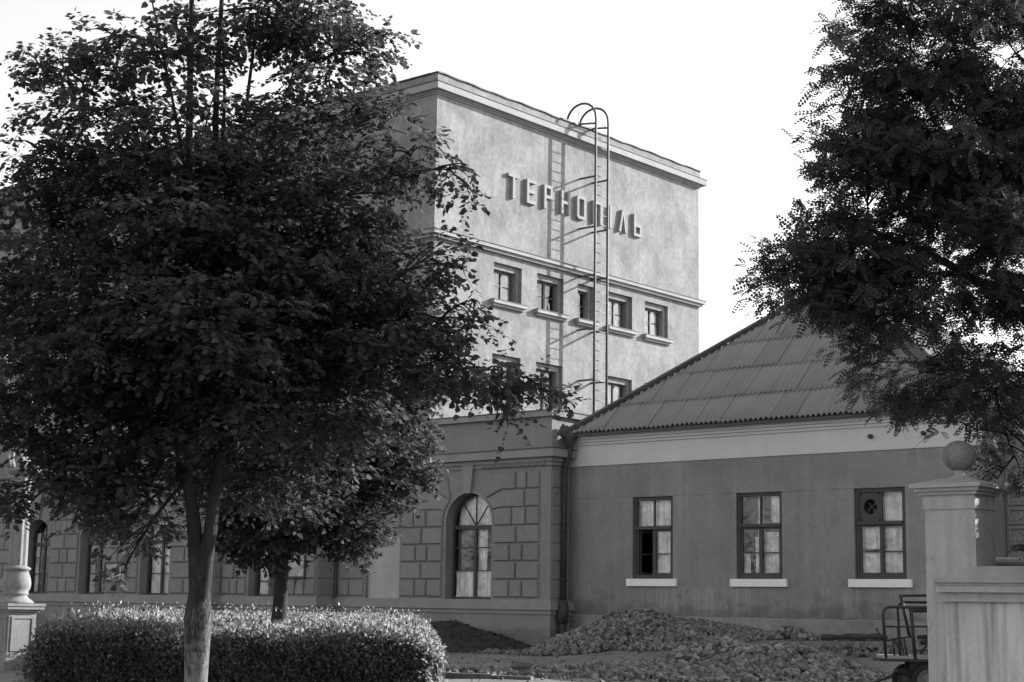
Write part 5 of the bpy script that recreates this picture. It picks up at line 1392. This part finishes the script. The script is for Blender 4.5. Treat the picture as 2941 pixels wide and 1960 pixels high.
t = np.tile(np.linspace(.1, 1, per), (n, 1))
base = P[:, None, :] + tdir[:, None, :] * (tl[:, None] * t)[:, :, None]
side_ = np.cross(tdir, np.array([0, 0, 1.0])); side_ /= np.linalg.norm(side_, axis=1, keepdims=True)
sg = np.where(np.arange(per) % 2 == 0, 1.0, -1.0); sg[-1] = 0
ax = tdir[:, None, :] * 0.9 + side_[:, None, :] * (sg * .9)[None, :, None] + RNG.normal(size=(n, per, 3)) * .38 + np.array([0, 0, -.25])
nm = np.array([0, 0, 1.0]) + RNG.normal(size=(n, per, 3)) * .45
pos, ax, nm = base.reshape(-1, 3), ax.reshape(-1, 3), nm.reshape(-1, 3); sz = RNG.uniform(.12, .23, len(pos))
d = np.linalg.norm(pos - np.array(EYE), axis=1); rel = pos - np.array(EYE); lx = rel @ CR / (rel @ CD)
lead = np.argsort(-(sz / d) * (lx < .33))[:300]
rest = np.ones(len(pos), bool); rest[lead] = False
V = instance_leaf(pos[rest], ax[rest], nm[rest], sz[rest], FV); k = len(V)
F_ = (FF[None] + (np.arange(k) * len(FV))[:, None, None]).reshape(-1, 4)
o = link('crown', np_mesh('crown', V.reshape(-1, 3), F_, 4), M['acacia_leaf'], tc); o['kind'] = 'stuff'
me2 = bpy.data.meshes.new('frond'); me2.from_pydata([tuple(a) for a in FV], [], [tuple(a) for a in FF.tolist()]); me2.materials.append(M['acacia_leaf']); me2.update()
x, y, z = frames(ax[lead], nm[lead])
for i, q in enumerate(lead):
    o = bpy.data.objects.new('frond', me2); COL.objects.link(o); o.parent = tc; s = float(sz[q])
    o.matrix_parent_inverse = root_inv(tc)
    o.matrix_basis = Matrix(((x[i][0]*s, y[i][0]*s, z[i][0]*s, pos[q][0]), (x[i][1]*s, y[i][1]*s, z[i][1]*s, pos[q][1]), (x[i][2]*s, y[i][2]*s, z[i][2]*s, pos[q][2]), (0, 0, 0, 1)))

# hedge: a clipped bed of shrubs, leaves over a dark twiggy core
HN = [(-20.3, 13.4), (-15.6, 16.7), (-26.6, 28.3), (-34.2, 24.6)]      # near left, near right, far right, far left
def hedge_pt(a, b):
    p = [np.array(q) for q in HN]
    return (p[0] * (1 - a) + p[1] * a) * (1 - b) + (p[3] * (1 - a) + p[2] * a) * b
def hedge_top(a, b):
    e = min(a, 1 - a) * 6.0; g = min(b * 18, 3)
    rnd = 1 - max(0, 1 - e / 0.4) ** 2 * 0.14 - max(0, 1 - g / 0.4) ** 2 * 0.08
    return (1.17 + .09 * b + .035 * math.sin(a * 9 + b * 14) + .035 * math.sin(a * 23 + 2) * math.cos(b * 31) + .02 * math.sin(a * 61) * math.sin(b * 87)) * rnd
hr = empty('hedge', (-20, 16, 0), 'broad clipped hedge bed with sunlit top in front of the station', 'hedge')
m = MB(); na, nb = 30, 40; v = []; f = []
for j in range(nb + 1):
    for i in range(na + 1):
        a, b = .012 + .976 * i / na, .006 + .99 * j / nb; q = hedge_pt(a, b); v.append((q[0], q[1], hedge_top(a, b) - .09))
for j in range(nb):
    for i in range(na): q = j * (na + 1) + i; f.append((q, q + 1, q + na + 2, q + na + 1))
rim_ = [i for i in range(na + 1)] + [j * (na + 1) + na for j in range(1, nb + 1)] + [nb * (na + 1) + i for i in range(na - 1, -1, -1)] + [j * (na + 1) for j in range(nb - 1, 0, -1)]
b0 = len(v); v += [(v[i][0], v[i][1], -.05) for i in rim_]
for i in range(len(rim_)): f.append((rim_[i], rim_[(i + 1) % len(rim_)], b0 + (i + 1) % len(rim_), b0 + i))
m.add(v, f); m.build('twiggy_core', M['soil'], hr)
pos, nrm_ = [], []
def add_side(q0, q1, n, a_fn):
    for _ in range(n):
        t_ = RNG.random(); a, b = a_fn(t_); p = hedge_pt(a, b); zt = hedge_top(a, b); zz = zt * RNG.random() ** .8
        d_ = np.array([q1[1] - q0[1], -(q1[0] - q0[0])]); d_ /= np.linalg.norm(d_)
        bul = RNG.normal() * .06 + .05 * math.sin(t_ * 13 + zz * 4) + .03 * math.sin(t_ * 40) + .02 * math.sin(zz * 9 + t_ * 17) - .13 * max(0, (zz / zt - .82) / .18) ** 2
        pos.append((p[0] + d_[0] * bul, p[1] + d_[1] * bul, zz)); nrm_.append((d_[0], d_[1], .35))
add_side(HN[0], HN[1], 24000, lambda t_: (t_, 0.0))
add_side(HN[1], HN[2], 12000, lambda t_: (1.0, t_ ** 1.6))
add_side(HN[3], HN[0], 6000, lambda t_: (0.0, t_ ** 1.6))
for _ in range(42000):
    a, b = RNG.random(), RNG.random() ** 1.3; p = hedge_pt(a, b)
    pos.append((p[0], p[1], hedge_top(a, b) + RNG.normal() * .03 + .24 * (RNG.random() < .05) * RNG.random() ** 1.5)); nrm_.append((0, 0, 1))
pos = np.array(pos); nrm_ = np.array(nrm_); n = len(pos)
ax = nrm_ * .5 + RNG.normal(size=(n, 3)) * .7 + np.array([0, 0, .25]); nm = nrm_ + RNG.normal(size=(n, 3)) * .55
HL = np.array([(0, 0, 0), (-.27, .4, .05), (0, 1, 0), (.27, .4, .05)])
V = instance_leaf(pos, ax, nm, RNG.uniform(.045, .085, n), HL)
F_ = (np.array([(0, 1, 2, 3)])[None] + (np.arange(n) * 4)[:, None, None]).reshape(-1, 4)
o = link('hedge_leaves', np_mesh('hedge_leaves', V.reshape(-1, 3), F_, 4), M['hedge_leaf'], hr); o['kind'] = 'stuff'
